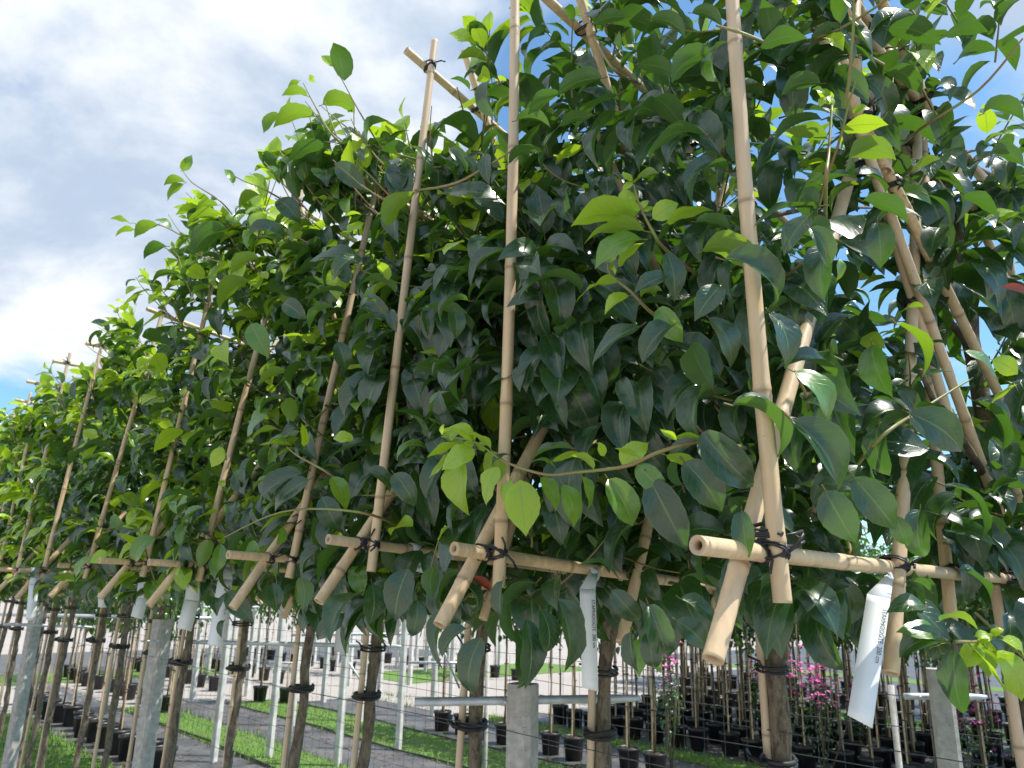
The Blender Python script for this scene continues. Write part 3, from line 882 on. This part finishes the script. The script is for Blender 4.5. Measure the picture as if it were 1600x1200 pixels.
# curled unfolding tips at the ends of the lime sprigs
for (x_, y_) in ((690, 682), (703, 690), (742, 690), (990, 284), (1000, 330), (1548, 995), (1535, 1005), (1290, 150), (950, 412)):
    for k_ in range(3):
        a_ = random.uniform(0, 6.28); put_leaf(x_, y_, x_ + 26 * math.cos(a_), y_ + 20 * math.sin(a_), 2, 'u')
HP = np.array(HERO_PX)
def HERO_KEEP(x, y, f):
    k = np.ones(len(x), bool)
    for (ax, ay, bx, by, d) in HP:
        L2 = (bx - ax) ** 2 + (by - ay) ** 2; L = math.sqrt(L2); w_ = np.clip(((x - ax) * (bx - ax) + (y - ay) * (by - ay)) / L2, 0, 1)
        dd = np.hypot(x - ax - w_ * (bx - ax), y - ay - w_ * (by - ay)); k &= ~((dd < 0.30 * L + 32 / f) & (f < d + 0.05) & (rng.random(len(x)) < 0.93))
    return k
# ------------------------------------------------------------------ trees
leaf_total = 0
tree_objs = []
for i, t in enumerate(ts):
    R = random.Random(1300 + i); pl = plants[i]
    if i == 0: lab = 'nearest evergreen espalier tree with large glossy leaves filling the right side'
    elif i == 1: lab = 'evergreen espalier tree carrying the lime green sprig across the middle'
    elif i == 2: lab = 'evergreen espalier tree below the crossed bamboo tops against the clouds'
    else: lab = 'evergreen espalier tree, %s from the right in the trained row' % ORD[i]
    tr = empty('espalier_tree', tuple(G(t, STEM_P, 0)), lab, 'tree', 'evergreen espalier trees in the row'); tree_objs.append(tr)
    # trunk with gentle kinks, running up behind the leaves
    sp_ = STEM_P + (0.30 if i == 1 else 0.12 if i == 2 else R.uniform(-0.02, 0.08)); st = t + R.uniform(-0.03, 0.03)
    if i == 0: sp_ = 1.93
    pts, rs = [], []
    ln_ = 0.0 if i < 2 else R.uniform(0.03, 0.10); zz = 0.0; ox, oy = 0, 0
    while zz < 3.0:
        pts.append(G(st + ox + ln_ * max(0, 1.95 - zz), sp_ + oy, zz)); rs.append((0.029 if i < 2 else 0.0215) * (1 - 0.22 * zz / 3) * (1 + R.uniform(-0.08, 0.20) * (R.random() < 0.75)) if zz < 2.1 else 0.017 * (1.25 - 0.3 * (zz - 2.1)))
        ox += R.uniform(-0.008, 0.008); oy += R.uniform(-0.008, 0.008); ox *= 0.9; oy *= 0.9; zz += 0.065
    m = MB(); m.tube(pts, rs, 12 if i < 5 else 8); m.build('trunk', M_BARK, tr)
    # trained side branches
    for k in range(7 if i < 8 else 4):
        z0 = 2.0 + 0.17 * k + R.uniform(-0.04, 0.04); sg = -1 if k % 2 else 1; m = MB(); q = G(st, sp_, z0); bp = [q]; dd = unit(P * sg + Z * R.uniform(0.15, 0.5) + T * R.uniform(-0.15, 0.15))
        for _ in range(6): dd = unit(dd + Z * R.uniform(-0.12, 0.1) + T * R.uniform(-0.1, 0.1)); bp.append(bp[-1] + dd * 0.115)
        m.tube(bp, [0.009, 0.0085, 0.008, 0.007, 0.006, 0.005, 0.004], 7); m.build('branch', M_BRANCH, tr)
    # straps that hold the trunk to stake and wire
    for hz, rr_ in ((-0.37 + R.uniform(-0.015, 0.015), 0.008), (-0.17 + R.uniform(-0.05, 0.05), 0.005)):
        m = MB(); c0 = pts[24 if hz < -0.3 else 27] * np.array((1, 1, 0)) + Z * (CAM_H + hz) - P * 0.012
        m.tube([c0 + 0.048 * math.cos(a) * P + 0.036 * math.sin(a) * T + Z * (0.006 * math.sin(a) + (a / 12.6 - 0.5) * 0.022) for a in np.linspace(0, 12.6, 26)], rr_ * 0.8, 6)
        m.build('strap', M_RUBBER, tr); m = MB()
        if rr_ > 0.006:
            sd_ = R.choice((-1, 1)); m.tube([c0 - 0.04 * P, c0 - 0.06 * P + T * 0.01 * sd_, c0 - 0.05 * P + T * 0.05 * sd_ + Z * 0.01, c0 - 0.02 * P + T * 0.075 * sd_ + Z * 0.02], [0.010, 0.013, 0.009, 0.004], 6, squash=0.6)
        else:
            m.tube([c0 - 0.045 * P, c0 - 0.06 * P + Z * 0.02, c0 - 0.07 * P + T * R.uniform(-0.03, 0.03) + Z * R.uniform(0.02, 0.05)], 0.003, 5)
        m.build('strap_end', M_RUBBER, tr)
    # ---- leaves
    lv = list(pl.leaves)
    B = np.array([q[0] for q in lv]); A = np.array([unit(q[1]) for q in lv]); S = np.array([q[3] for q in lv])
    mid = B + A * S[:, None] * 0.55; tipz = B + A * S[:, None]
    x, y, f = proj(mid); dist = f
    keep = np.ones(len(lv), bool)
    pp = mid @ P; tt = mid @ T
    keep &= ~(seg_clear(np.stack((x, y), 1), f, CANES) & (rng.random(len(lv)) < 0.96))
    keep &= (np.minimum(mid[:, 2], tipz[:, 2] - 0.02) > CAM_H - 0.14)
    keep &= (S * F_PX / np.maximum(f, 0.2) < np.where(np.array([q[4] for q in lv]) > 0, 84, 150))
    keep &= (pp > 0.74) & ~((pp < 0.86) & (rng.random(len(lv)) < 0.5)) & (f > 0.35)
    if i == 0: keep &= (tt > 0.20)
    keep &= HERO_KEEP(x, y, f) if 'HERO_KEEP' in globals() else True
    idx = np.nonzero(keep)[0]
    allv = [lv[q] for q in idx] 
    nh = len(pl.hero); allv = pl.hero + allv
    B = np.array([q[0] for q in allv]); S = np.array([q[3] for q in allv]); x, y, f = proj(B)
    score = S / np.maximum(f, 0.2); score = np.where((x > -40) & (x < 1640) & (y > -40) & (y < 1240), score, score * 0.05)
    score = score * np.where((B @ P) < 1.25, 1.0, 0.55); score[:nh] += 10
    order = np.argsort(-score)
    n_ind = 300 if t < 5.4 else 120
    for q in order[:n_ind]:
        b, a, nrm, L, yi, var = allv[q]
        o = bpy.data.objects.new('leaf', LEAF_HI[(yi, var)]); C.objects.link(o)
        M3, loc = leaf_frame(b, a, nrm, L); o.parent = tr; loc = loc - np.array(tr.location)
        o.matrix_local = Matrix([[*M3[r], loc[r]] for r in range(3)] + [[0, 0, 0, 1]])
    rest = order[n_ind:]
    if len(rest):
        V, Fs, At = [], [], []; nb = 0
        for q in rest:
            b, a, nrm, L, yi, var = allv[q]; vs, fs, at = LEAF_LO[(yi, var)]
            M3, loc = leaf_frame(b, a, nrm, L); V.append(vs @ M3.T + (loc - np.array(tr.location))); a2 = at.copy(); a2[:, 2] = (a2[:, 2] + R.random()) % 1.0; At.append(a2)
            Fs.append(np.array(fs) + nb); nb += len(vs)
        V = np.concatenate(V); Fs = np.concatenate(Fs); At = np.concatenate(At)
        me = bpy.data.meshes.new('foliage'); me.vertices.add(len(V)); me.vertices.foreach_set('co', V.ravel()); me.loops.add(Fs.size); me.loops.foreach_set('vertex_index', Fs.ravel().astype(np.int32))
        me.polygons.add(len(Fs)); me.polygons.foreach_set('loop_start', np.arange(0, Fs.size, 4, dtype=np.int32)); me.polygons.foreach_set('use_smooth', np.ones(len(Fs), bool))
        me.update(calc_edges=True); ad = me.attributes.new('leafdata', 'FLOAT_COLOR', 'POINT'); ad.data.foreach_set('color', At.ravel())
        me.materials.append(M_LEAF); o = bpy.data.objects.new('foliage', me); C.objects.link(o); o.parent = tr; o['kind'] = 'stuff'
    leaf_total += len(allv)
    if pl.tw.v:
        o = pl.tw.build('twigs', M_TWIG, tr); o['kind'] = 'stuff'
    # stake beside the trunk
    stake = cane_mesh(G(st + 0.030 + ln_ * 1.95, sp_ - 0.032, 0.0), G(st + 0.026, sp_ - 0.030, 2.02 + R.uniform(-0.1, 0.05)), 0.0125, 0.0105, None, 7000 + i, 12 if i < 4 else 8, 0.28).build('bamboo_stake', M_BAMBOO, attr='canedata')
    tag(stake, 'bamboo stake strapped to the trunk of the %s' % ('nearest tree at the right edge' if i == 0 else '%s tree from the right' % ORD[i]), 'stake', 'bamboo stakes beside the trunks')
print('leaves', leaf_total)

M_RED = plain('red_leaf', (0.22, 0.035, 0.012), (0.36, 0.07, 0.02), 30, 0.4, 0.2, 0.001)
for (bx, by, tx, ty) in ((1560, 448, 1612, 468), (770, 925, 738, 902)):
    vs, fs, at = leaf_shape(12, 2, 0.7, 0.6, 0.2, 0.05, 0.22, 3, 0.4, 0.0); kd = 1.05 if bx > 1000 else 1.4
    b_, q_ = CAM + ray(bx, by) * kd, CAM + ray(tx, ty) * kd; toc = unit(CAM - b_); M3, loc = leaf_frame(b_, q_ - b_, toc * 0.6 + Z * 0.5, np.linalg.norm(q_ - b_) * 1.1)
    tr = tree_objs[owner(b_)]; m = MB(); m.add(vs @ M3.T + loc, fs); o = m.build('leaf', M_RED, tr); o['label'] = 'reddish brown dying leaf'
# ------------------------------------------------------------------ hang tags
def hang_tag(loop_at, cane_dir, top, bottom, wid, label, text=True, twist=0.0):
    """white plastic strip looped round a cane; corner points are real positions"""
    loop_at = np.asarray(loop_at, float); top = np.asarray(top, float); bottom = np.asarray(bottom, float)
    o = empty('plant_label', tuple(loop_at), label, 'label', 'white labels looped on the low canes')
    dn = unit(bottom - top); cd = unit(cane_dir); toward = unit(CAM - top); side = unit(np.cross(dn, toward)); side = side if side.dot(RIGHT) > 0 else -side
    nrm = unit(np.cross(side, -dn)); nrm = nrm if nrm.dot(toward) > 0 else -nrm
    m = MB(); rr_ = 0.0165; hw = wid * 0.42; vs, fs = [], []
    e1 = unit(toward - cd * toward.dot(cd)); e2 = np.cross(cd, e1)
    if e2[2] < 0: e2 = -e2
    for k in range(17):
        a = -2.2 + 4.9 * k / 16; c = loop_at + rr_ * (math.cos(a) * e1 + math.sin(a) * e2)
        vs += [c - cd * hw, c + cd * hw]
    vs = [v for v in vs]
    n = len(vs) // 2; fs = [(2 * k, 2 * k + 1, 2 * k + 3, 2 * k + 2) for k in range(n - 1)]
    m.add(vs, fs)
    mid_ = loop_at + rr_ * (e1 * 0.75 - e2 * 0.9)
    m.add([mid_ - cd * hw + e2 * 0.02, mid_ + cd * hw + e2 * 0.02, top + side * wid * 0.5, top - side * wid * 0.5], [(0, 1, 2, 3)])
    lb = m.build('loop', M_TAG, o); md = lb.modifiers.new('thick', 'SOLIDIFY'); md.thickness = 0.0006
    m = MB(); N = 14; vs, fs = [], []
    for k in range(N + 1):
        s = k / N; c = top + (bottom - top) * s + nrm * (0.006 * math.sin(s * 3.0)); tw = twist * s; sd2 = math.cos(tw) * side + math.sin(tw) * nrm
        sk = 0.012 * (1 if k == N else 0)
        vs += [c - sd2 * wid / 2, c + sd2 * wid / 2 + dn * sk * 0.6]
    fs = [(2 * k, 2 * k + 1, 2 * k + 3, 2 * k + 2) for k in range(N)]
    m.add(vs, fs); sb = m.build('strip', M_TAG, o); md = sb.modifiers.new('thick', 'SOLIDIFY'); md.thickness = 0.0006; md.offset = 0
    if text:
        cu = bpy.data.curves.new('lettering', 'FONT'); cu.body = 'STAMHOOGTE  200 cm'; cu.size = 0.0084; cu.align_x = 'LEFT'; cu.align_y = 'CENTER'; cu.extrude = 0.0
        tmp = bpy.data.objects.new('lettering_curve', cu); C.objects.link(tmp)
        bpy.context.view_layer.update(); dg = bpy.context.evaluated_depsgraph_get()
        me = bpy.data.meshes.new_from_object(tmp.evaluated_get(dg)); C.objects.unlink(tmp); bpy.data.objects.remove(tmp)
        me.name = 'lettering'; me.materials.clear(); me.materials.append(M_INK)
        to = bpy.data.objects.new('lettering', me); C.objects.link(to); to.parent = sb
        start = top + dn * 0.020 + side * wid * 0.33 + nrm * 0.0018 
        X_, Y_ = dn, np.cross(nrm, dn)
        for vtx in me.vertices:       # lay the print on the bent strip
            q = start + X_ * vtx.co.x + Y_ * vtx.co.y; s = np.dot(q - top, dn) / np.linalg.norm(bottom - top); q = q + nrm * 0.006 * math.sin(s * 3.0)
            vtx.co = Vector(q) - parent_off(sb)
    return o
hang_tag(at_t(1379, 903, ts[0]), P, at_t(1373, 932, ts[0] - 0.03), at_t(1344, 1124, ts[0] - 0.03), 0.031, 'long white label on the low cane at right, printed STAMHOOGTE 200 cm', True, 0.0)
hang_tag(at_t(921, 897, ts[1]), P, at_t(918, 920, ts[1] - 0.03), at_t(922, 1074, ts[1] - 0.03), 0.030, 'white label with small print hanging in front of the trunk at centre', True, -0.1)
def simple_tag(i, px, py0, py1, dx, wpx, label, text=False):
    tq = ts[i]; a = at_t(px, py0, tq - 0.03); b = at_t(px + dx, py1, tq - 0.03); dd = np.dot(a - CAM, FWD)
    hang_tag(W(tq, a @ P, low[i] + tilt[i] * (a @ P - 0.79)), P, a, b, wpx * dd / F_PX, label, text)
simple_tag(5, 541, 935, 1018, -8, 22, 'white label hanging below the cane between two trunks left of centre')
simple_tag(2, 658, 884, 892, 0, 20, 'short white band looped round the low cane left of centre')
simple_tag(4, 352, 905, 1008, -16, 22, 'long white label hanging far left of the middle, print at its top', True)
simple_tag(5, 300, 938, 982, -12, 22, 'slanting short white label left of the longest far label')
simple_tag(4, 612, 966, 988, 0, 24, 'square white label end showing under the leaves behind a trunk')
simple_tag(6, 222, 935, 964, -8, 18, 'small white label in front of a far trunk')
simple_tag(7, 160, 920, 948, 0, 12, 'tiny white label among far trunks')
simple_tag(7, 53, 912, 968, -5, 13, 'thin white label at the far left end of the row')

# ------------------------------------------------------------------ posts, crossbars and wires of the row
def concrete_post(t, p, top, half, mat, label, group, bar=None, barz=1.62, bev=0.012, name='concrete_post', lean=0.0):
    o = empty(name, tuple(G(t, p, 0)), label, 'post', group)
    m = MB(); yaw = rad(-28); X = np.array((math.cos(yaw), math.sin(yaw), 0)); Y = np.array((-X[1], X[0], 0))
    m.box(G(t, p, top / 2), half, half, top / 2, (X, Y, Z), bev); m.build('shaft', mat, o, smooth=False)
    if bar:
        m = MB(); a, b = bar; d = unit(b - a); L = np.linalg.norm(b - a); r = 0.012
        # pipe with a pressed flat end
        pts = [a, a + d * 0.03, a + d * 0.06, b - d * 0.06, b - d * 0.02, b]; m.tube(pts, [r, r, r, r, r * 0.72, r * 0.5], 10); m.build('crossbar', M_GALV, o)
        m = MB(); c = a + d * (np.dot(G(t, p, 0) - a, d)); m.tube([c - Y * half * 1.25 + Z * 0.0, c + Y * half * 1.3], 0.005, 6); m.build('bolt', M_GALV, o)
    return o
def bar_px(x0, y0, x1, y1, d0, d1): return CAM + ray(x0, y0) * d0, CAM + ray(x1, y1) * d1
concrete_post(1.64, 1.58, 1.69, 0.037, M_CONC, 'thick concrete post behind the long galvanised pipe, lower middle', 'concrete posts of the row', bar_px(648, 1097, 1000, 1091, 2.10, 2.20))
concrete_post(4.53, 1.58, 1.76, 0.042, M_CONC, 'concrete post with a pipe across its top among the left trunks', 'concrete posts of the row', bar_px(302, 1003, 627, 1010, 4.05, 4.0))
concrete_post(7.45, 1.58, 1.76, 0.042, M_CONC, 'pale concrete post farthest left among the thin trunks', 'concrete posts of the row', bar_px(5, 975, 145, 980, 6.0, 6.3))
concrete_post(1.09, 3.17, 1.70, 0.040, M_CONC, 'concrete post with a short pipe at the lower right', 'concrete posts of the row', bar_px(1413, 1088, 1542, 1089, 2.84, 2.80))
def wire(label, pts, r=0.0012):
    m = MB(); q = []
    for a, b in zip(pts, pts[1:]):
        for k in range(10):
            s = k / 10; q.append(a + (b - a) * s - Z * 0.012 * math.sin(s * math.pi))
    q.append(pts[-1]); m.tube(q, r, 5); tag(m.build('wire', M_WIRE), label, 'wire', 'steel wires along the rows')
wire('steel wire strung through the black straps of the front row', [G(-1.5, 1.535, 1.565), G(1.64, 1.535, 1.57), G(4.53, 1.535, 1.57), G(7.45, 1.535, 1.57), G(14, 1.535, 1.57)])
wire('thin wire strung from the right end of the pipe', [G(-1.5, 1.86, 1.625), G(1.5, 1.86, 1.625), G(4.53, 1.86, 1.62), G(12, 1.86, 1.62)])
wire('low wire strung behind the trunks of the front row', [G(-1.5, 1.64, 1.22), G(1.64, 1.64, 1.22), G(4.53, 1.64, 1.22), G(12, 1.64, 1.22)])
def mesh_fence(p, t0, t1, zs, dt, label):
    o = empty('wire_fence', tuple(G(t0, p, 0)), label, 'fence')
    m = MB()
    for z in zs:
        n = int((t1 - t0) / 0.5); m.tube([G(t0 + (t1 - t0) * k / n, p + 0.01 * math.sin(k * 1.7), z + 0.012 * math.sin(k * 0.9 + z * 7)) for k in range(n + 1)], 0.0021, 4, cap=False)
    t = t0
    while t < t1:
        m.tube([G(t, p, zs[0]), G(t + random.uniform(-0.01, 0.01), p + 0.012, (zs[0] + zs[-1]) / 2), G(t, p, zs[-1])], 0.0012, 4, cap=False); t += dt * random.uniform(0.9, 1.1)
    w_ = m.build('netting', M_WIRE, o); w_['kind'] = 'stuff'
    t = t0; 
    while t < t1 + 0.1:
        m = MB(); m.tube([G(t, p + 0.03, 0), G(t, p + 0.03, zs[-1] + 0.04)], 0.016, 8); m.build('post', M_CONC, o); t += 3.0
mesh_fence(4.05, -1.37, 14, [0.15, 0.35, 0.55, 0.75, 0.95, 1.15, 1.35, 1.5], 0.14, 'dark wire mesh fence standing behind the row of trees')
for p_, lab in ((4.42, 'black irrigation hose along the edge of the near grass strip'), (6.08, 'black irrigation hose lying along the middle grass strip'), (7.08, 'black irrigation hose on the farther ground cloth')):
    m = MB(); m.tube([G(2 + 0.5 * k, p_ + 0.03 * math.sin(k * 0.8) + 0.015 * math.sin(k * 2.3), 0.03) for k in range(24)], 0.012, 6); tag(m.build('hose', M_POT), lab, 'hose', 'irrigation hoses')

# pale posts of the farther rows: (px at foot, py at foot)
pp_ = [(333, 1192), (420, 1185), (527, 1198), (622, 1173), (748, 1165), (455, 1135), (563, 1128), (676, 1120), (505, 1098), (592, 1095), (705, 1090), (385, 1088), (300, 1092), (545, 1072), (640, 1070), (720, 1064), (430, 1068), (480, 1060), (583, 1056), (665, 1050), (345, 1062), (760, 1056), (400, 1052), (460, 1047), (525, 1049), (620, 1043), (700, 1042), (745, 1046), (360, 1044), (565, 1040), (490, 1041), (650, 1037), (780, 1040), (325, 1050)]
for k, (a, b) in enumerate(pp_):
    q = at_z(a, b); t_, p_ = q @ T, q @ P; d_ = np.linalg.norm(q)
    bar = None
    if k % 2 == 0: c = G(t_, p_, 1.72); dd_ = unit(P * 0.9 + T * random.uniform(-0.3, 0.3)); bar = (c - dd_ * 0.42, c + dd_ * 0.42)
    row = 'nearest' if b > 1150 else 'middle' if b > 1085 else 'farthest'; mates = sorted(a2 for a2, b2 in pp_ if ('nearest' if b2 > 1150 else 'middle' if b2 > 1085 else 'farthest') == row); nth = mates.index(a)
    concrete_post(t_, p_, 1.85, 0.034 if d_ < 12 else 0.04, M_PALE, 'slim pale post in the %s rows between the trunks, %s from left' % (row, ORD[nth]), 'slim pale posts of the far rows', bar, name='pale_post', bev=0.006)
# long pipes between far posts
for k, (x0, y0, x1, y1, d, lab) in enumerate(((0, 960, 330, 966, 9.0, 'long pale pipe crossing behind the trunks at far left'), (455, 992, 640, 990, 11.0, 'pale pipe across the far posts left of centre'), (420, 1035, 480, 1037, 12.0, 'short pale pipe low between the far posts'), (640, 1035, 740, 1036, 12.0, 'pale pipe beside the right group of far posts'))):
    a, b = bar_px(x0, y0, x1, y1, d, d); m = MB(); m.tube([a, b], 0.020, 8); tag(m.build('rail_pipe', M_GALV), lab, 'pipe', 'pale pipes on the far posts')
for k, (x0, y0, x1, y1, d, lab) in enumerate(((545, 1035, 575, 1080, 11, 'slanting pale brace leaning on a far post left of centre'), (690, 1010, 718, 1075, 11, 'slanting pale brace beside the right far post'))):
    a, b = bar_px(x0, y0, x1, y1, d, d); m = MB(); m.tube([a, b], 0.016, 8); tag(m.build('brace', M_GALV), lab, 'brace')

# ------------------------------------------------------------------ potted trees behind
M_BGLEAF = M_LEAF
def pot_mesh(r=0.125, h=0.26):
    m = MB(); n = 16; prof = [(0.0, 0.0), (r * 0.82, 0.0), (r * 0.97, h * 0.86), (r * 1.06, h * 0.87), (r * 1.08, h), (r * 0.99, h), (r * 0.97, h * 0.93)]
    vs = [(pr * math.cos(2 * math.pi * k / n), pr * math.sin(2 * math.pi * k / n), z) for pr, z in prof for k in range(n)]
    fs = [(i * n + k, i * n + (k + 1) % n, (i + 1) * n + (k + 1) % n, (i + 1) * n + k) for i in range(len(prof) - 1) for k in range(n)]
    m.add(vs, fs); return m
def disc_mesh(r, z):
    m = MB(); n = 12; m.add([(r * math.cos(6.283 * k / n), r * math.sin(6.283 * k / n), z + 0.008 * math.sin(k * 3)) for k in range(n)] + [(0, 0, z + 0.015)], [(k, (k + 1) % n, n) for k in range(n)]); return m
def leaf_cloud(R, n, c, sx, sy, sz, size, yprob=0.2):
    V, Fs, At, nb = [], [], [], 0
    for k in range(n):
        d = unit(np.array([R.gauss(0, 1) for _ in range(3)])); rad_ = R.random() ** 0.5; b = np.array(c) + d * rad_ * np.array((sx, sy, sz))
        yi = 1 if R.random() < yprob else 0; vs, fs, at = LEAF_LO[(yi, R.randrange(NVAR))]
        M3, loc = leaf_frame(b, d + np.array((R.uniform(-.6, .6), R.uniform(-.6, .6), R.uniform(-.9, .2))), Z + d * 0.4 + np.array([R.uniform(-.4, .4) for _ in range(3)]), size * R.uniform(0.7, 1.2))
        a2 = at.copy(); a2[:, 2] = R.random(); V.append(vs @ M3.T + loc); Fs += [tuple(i + nb for i in q) for q in fs]; At += [tuple(q) for q in a2]; nb += len(vs)
    m = MB(); m.add(np.concatenate(V), Fs, At); return m
protos = []
for k in range(4):
    R = random.Random(3000 + k)
    pr = {}
    m = pot_mesh(); o = m.build('pot', M_POT, link=False); pr['pot'] = o
    pr['soil'] = disc_mesh(0.118, 0.235).build('soil', M_SOIL, link=False)
    m = MB(); pts = [np.array((R.uniform(-.012, .012), R.uniform(-.012, .012), 0.26 + 0.2 * j)) for j in range(11)]; m.tube(pts, [0.013 - 0.0004 * j for j in range(11)], 7); pr['trunk'] = m.build('trunk', M_BARK, link=False)
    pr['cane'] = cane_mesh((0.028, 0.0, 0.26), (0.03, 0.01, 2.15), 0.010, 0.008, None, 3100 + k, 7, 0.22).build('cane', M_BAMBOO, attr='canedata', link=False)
    m = MB()
    for zz in (0.7, 1.05, 1.4, 1.7):
        m.tube([np.array((0.015 + 0.032 * math.cos(a), 0.026 * math.sin(a), zz)) for a in np.linspace(0, 6.28, 9)], 0.006, 5)
    pr['tie'] = m.build('tie', M_RUBBER, link=False)
    pr['crown'] = leaf_cloud(R, 420, (0, 0, 1.95 + 0.05 * k), 0.34, 0.34, 0.68, 0.105, 0.2).build('crown', M_LEAF, attr='leafdata', link=False)
    protos.append(pr)
def potted(t, p, k, label, group, s=1.0):
    o = empty('potted_tree', tuple(G(t, p, 0.01)), label, 'potted tree', group); o.rotation_euler = (0, 0, random.uniform(0, 6.28)); o.scale = (s, s, s * random.uniform(0.94, 1.06))
    for nm in ('pot', 'soil', 'trunk', 'cane', 'tie', 'crown'):
        c = protos[k][nm].copy(); C.objects.link(c); c.parent = o
        if nm == 'crown': c['kind'] = 'stuff'
rows_ = [(3.35, 8.2, 15.5, 0.46, 'potted tree in the line of pots by the left grass'),
         (4.9, 12.5, 19.5, 0.62, 'potted tree in the thin line behind the left trunks'),
         (6.6, 14.5, 20.5, 0.7, 'potted tree in the second thin line behind the left trunks'),
         (8.2, 15.0, 22, 0.75, 'potted tree in the third thin line beyond the left trunks'),
         (10.6, 15.5, 23, 0.75, 'potted tree in the fourth thin line beyond the left trunks'),
         (13.0, 13.0, 22, 0.75, 'potted tree in the fifth thin line beyond the left trunks'),
         (7.45, 5.0, 9.4, 0.42, 'potted tree in the short line beyond the middle grass')]
for p_, t0, t1, dt, nm in ((9.25, 1.0, 8.8, 0.37, 'front'), (9.95, 1.0, 8.6, 0.37, 'second'), (10.65, 1.0, 8.6, 0.38, 'third'), (11.5, 1.2, 8.8, 0.38, 'fourth'), (12.4, 1.2, 9.0, 0.38, 'fifth'), (13.4, 0.5, 9.4, 0.38, 'sixth'), (14.9, 0.5, 10.4, 0.5, 'seventh'), (16.0, 0.5, 11, 0.55, 'eighth'), (17.2, 0.5, 12, 0.6, 'farthest')):
    rows_.append((p_, t0, t1, dt, 'potted tree in the %s line of pots at lower right' % nm))
for (p_, t0, t1, dt, lab) in rows_:
    n_ = int((t1 - t0) / dt)
    for k in range(n_):      # counted from the left of the picture: the far end first
        t = t1 - k * dt
        potted(t + random.uniform(-0.05, 0.05), p_ + random.uniform(-0.06, 0.06), random.randrange(4), '%s, %s' % (lab, ('%s from its left end' % ORD[k]) if k <= n_ / 2 else '%s from its right end' % ORD[n_ - 1 - k]), lab.replace('potted tree in', 'potted trees in'))
for p_, t0 in ((6.6, 13.6), (6.9, 13.2)):
    potted(t0, p_, random.randrange(4), 'potted tree standing alone far behind, %s of two' % ('nearer' if t0 < 13.4 else 'farther'), 'potted trees standing far behind beside the pale posts')
# flowering shrubs
for k, (px, py, d, w_, h_) in enumerate(((1043, 1040, 8.3, 0.10, 0.28), (1275, 1062, 8.3, 0.24, 0.30), (1215, 1050, 8.6, 0.16, 0.22), (1500, 1092, 8.0, 0.26, 0.34), (1340, 1080, 10.5, 0.10, 0.15), (1175, 1045, 11.8, 0.12, 0.15))):
    c = CAM + ray(px, py) * d; R = random.Random(4000 + k)
    o = empty('flowering_shrub', (c[0], c[1], 0.01), ['narrow pink flowering shrub behind the pots near the middle', 'brightest pink flowering shrub behind the pots, right of the trunk', 'faint pink flowering shrub left of the brightest one', 'wide pink flowering shrub behind the pots at far right', 'small pink flowering shrub right of the brightest one', 'dim pink flowering shrub just right of the thick trunk'][k], 'shrub', 'pink flowering shrubs')
    m = MB()
    for q in range(6): m.tube([np.array((c[0], c[1], 0.0)), c + np.array((R.uniform(-w_, w_), R.uniform(-w_, w_), R.uniform(-0.5, 0.1)))], 0.006, 5)
    m.build('stems', M_BRANCH, o)
    lf = leaf_cloud(R, 260, c - Z * 0.3, w_ * 1.2, w_ * 1.2, 0.5, 0.06, 0.1).build('crown', M_LEAF, o, attr='leafdata'); lf['kind'] = 'stuff'
    m = MB()
    for q in range(int(520 * w_)):
        b = c + np.array((R.gauss(0, w_ * 0.55), R.gauss(0, w_ * 0.55), R.gauss(0, h_ * 0.5)))
        for pe in range(5):
            a = pe * 1.2566 + R.random(); d1 = np.array((math.cos(a), math.sin(a), R.uniform(-0.3, 0.8))); s_ = 0.034; e_ = unit(np.cross(d1, Z)) * 0.015
            m.add([b, b + d1 * s_ * 0.6 + e_, b + d1 * s_, b + d1 * s_ * 0.6 - e_], [(0, 1, 2, 3)])
    bl = m.build('blossoms', M_PINK, o); bl['kind'] = 'stuff'
# a far wood closing the view
def far_wood():
    m = MB(); R = random.Random(77)
    V, Fs, At, nb = [], [], [], 0
    for k in range(2600):
        x_ = R.uniform(-90, 110); y_ = 95 + R.uniform(-8, 8); hh = 2.2 + 1.6 * math.sin(x_ * 0.13) ** 2 + 1.2 * math.sin(x_ * 0.41 + 1); z_ = R.random() * hh
        vs, fs, at = LEAF_LO[(0, R.randrange(NVAR))]; d = np.array([R.gauss(0, 1) for _ in range(3)])
        M3, loc = leaf_frame((x_, y_, z_), d, Z + d * 0.5, R.uniform(1.2, 2.4)); V.append(vs @ M3.T + loc); Fs += [tuple(i + nb for i in q) for q in fs]; At += [tuple(q) for q in at]; nb += len(vs)
    m.add(np.concatenate(V), Fs, At); o = m.build('far_wood', M_LEAF, attr='leafdata'); tag(o, 'low dark wood along the horizon far beyond the nursery', 'wood', kind='stuff')
far_wood()
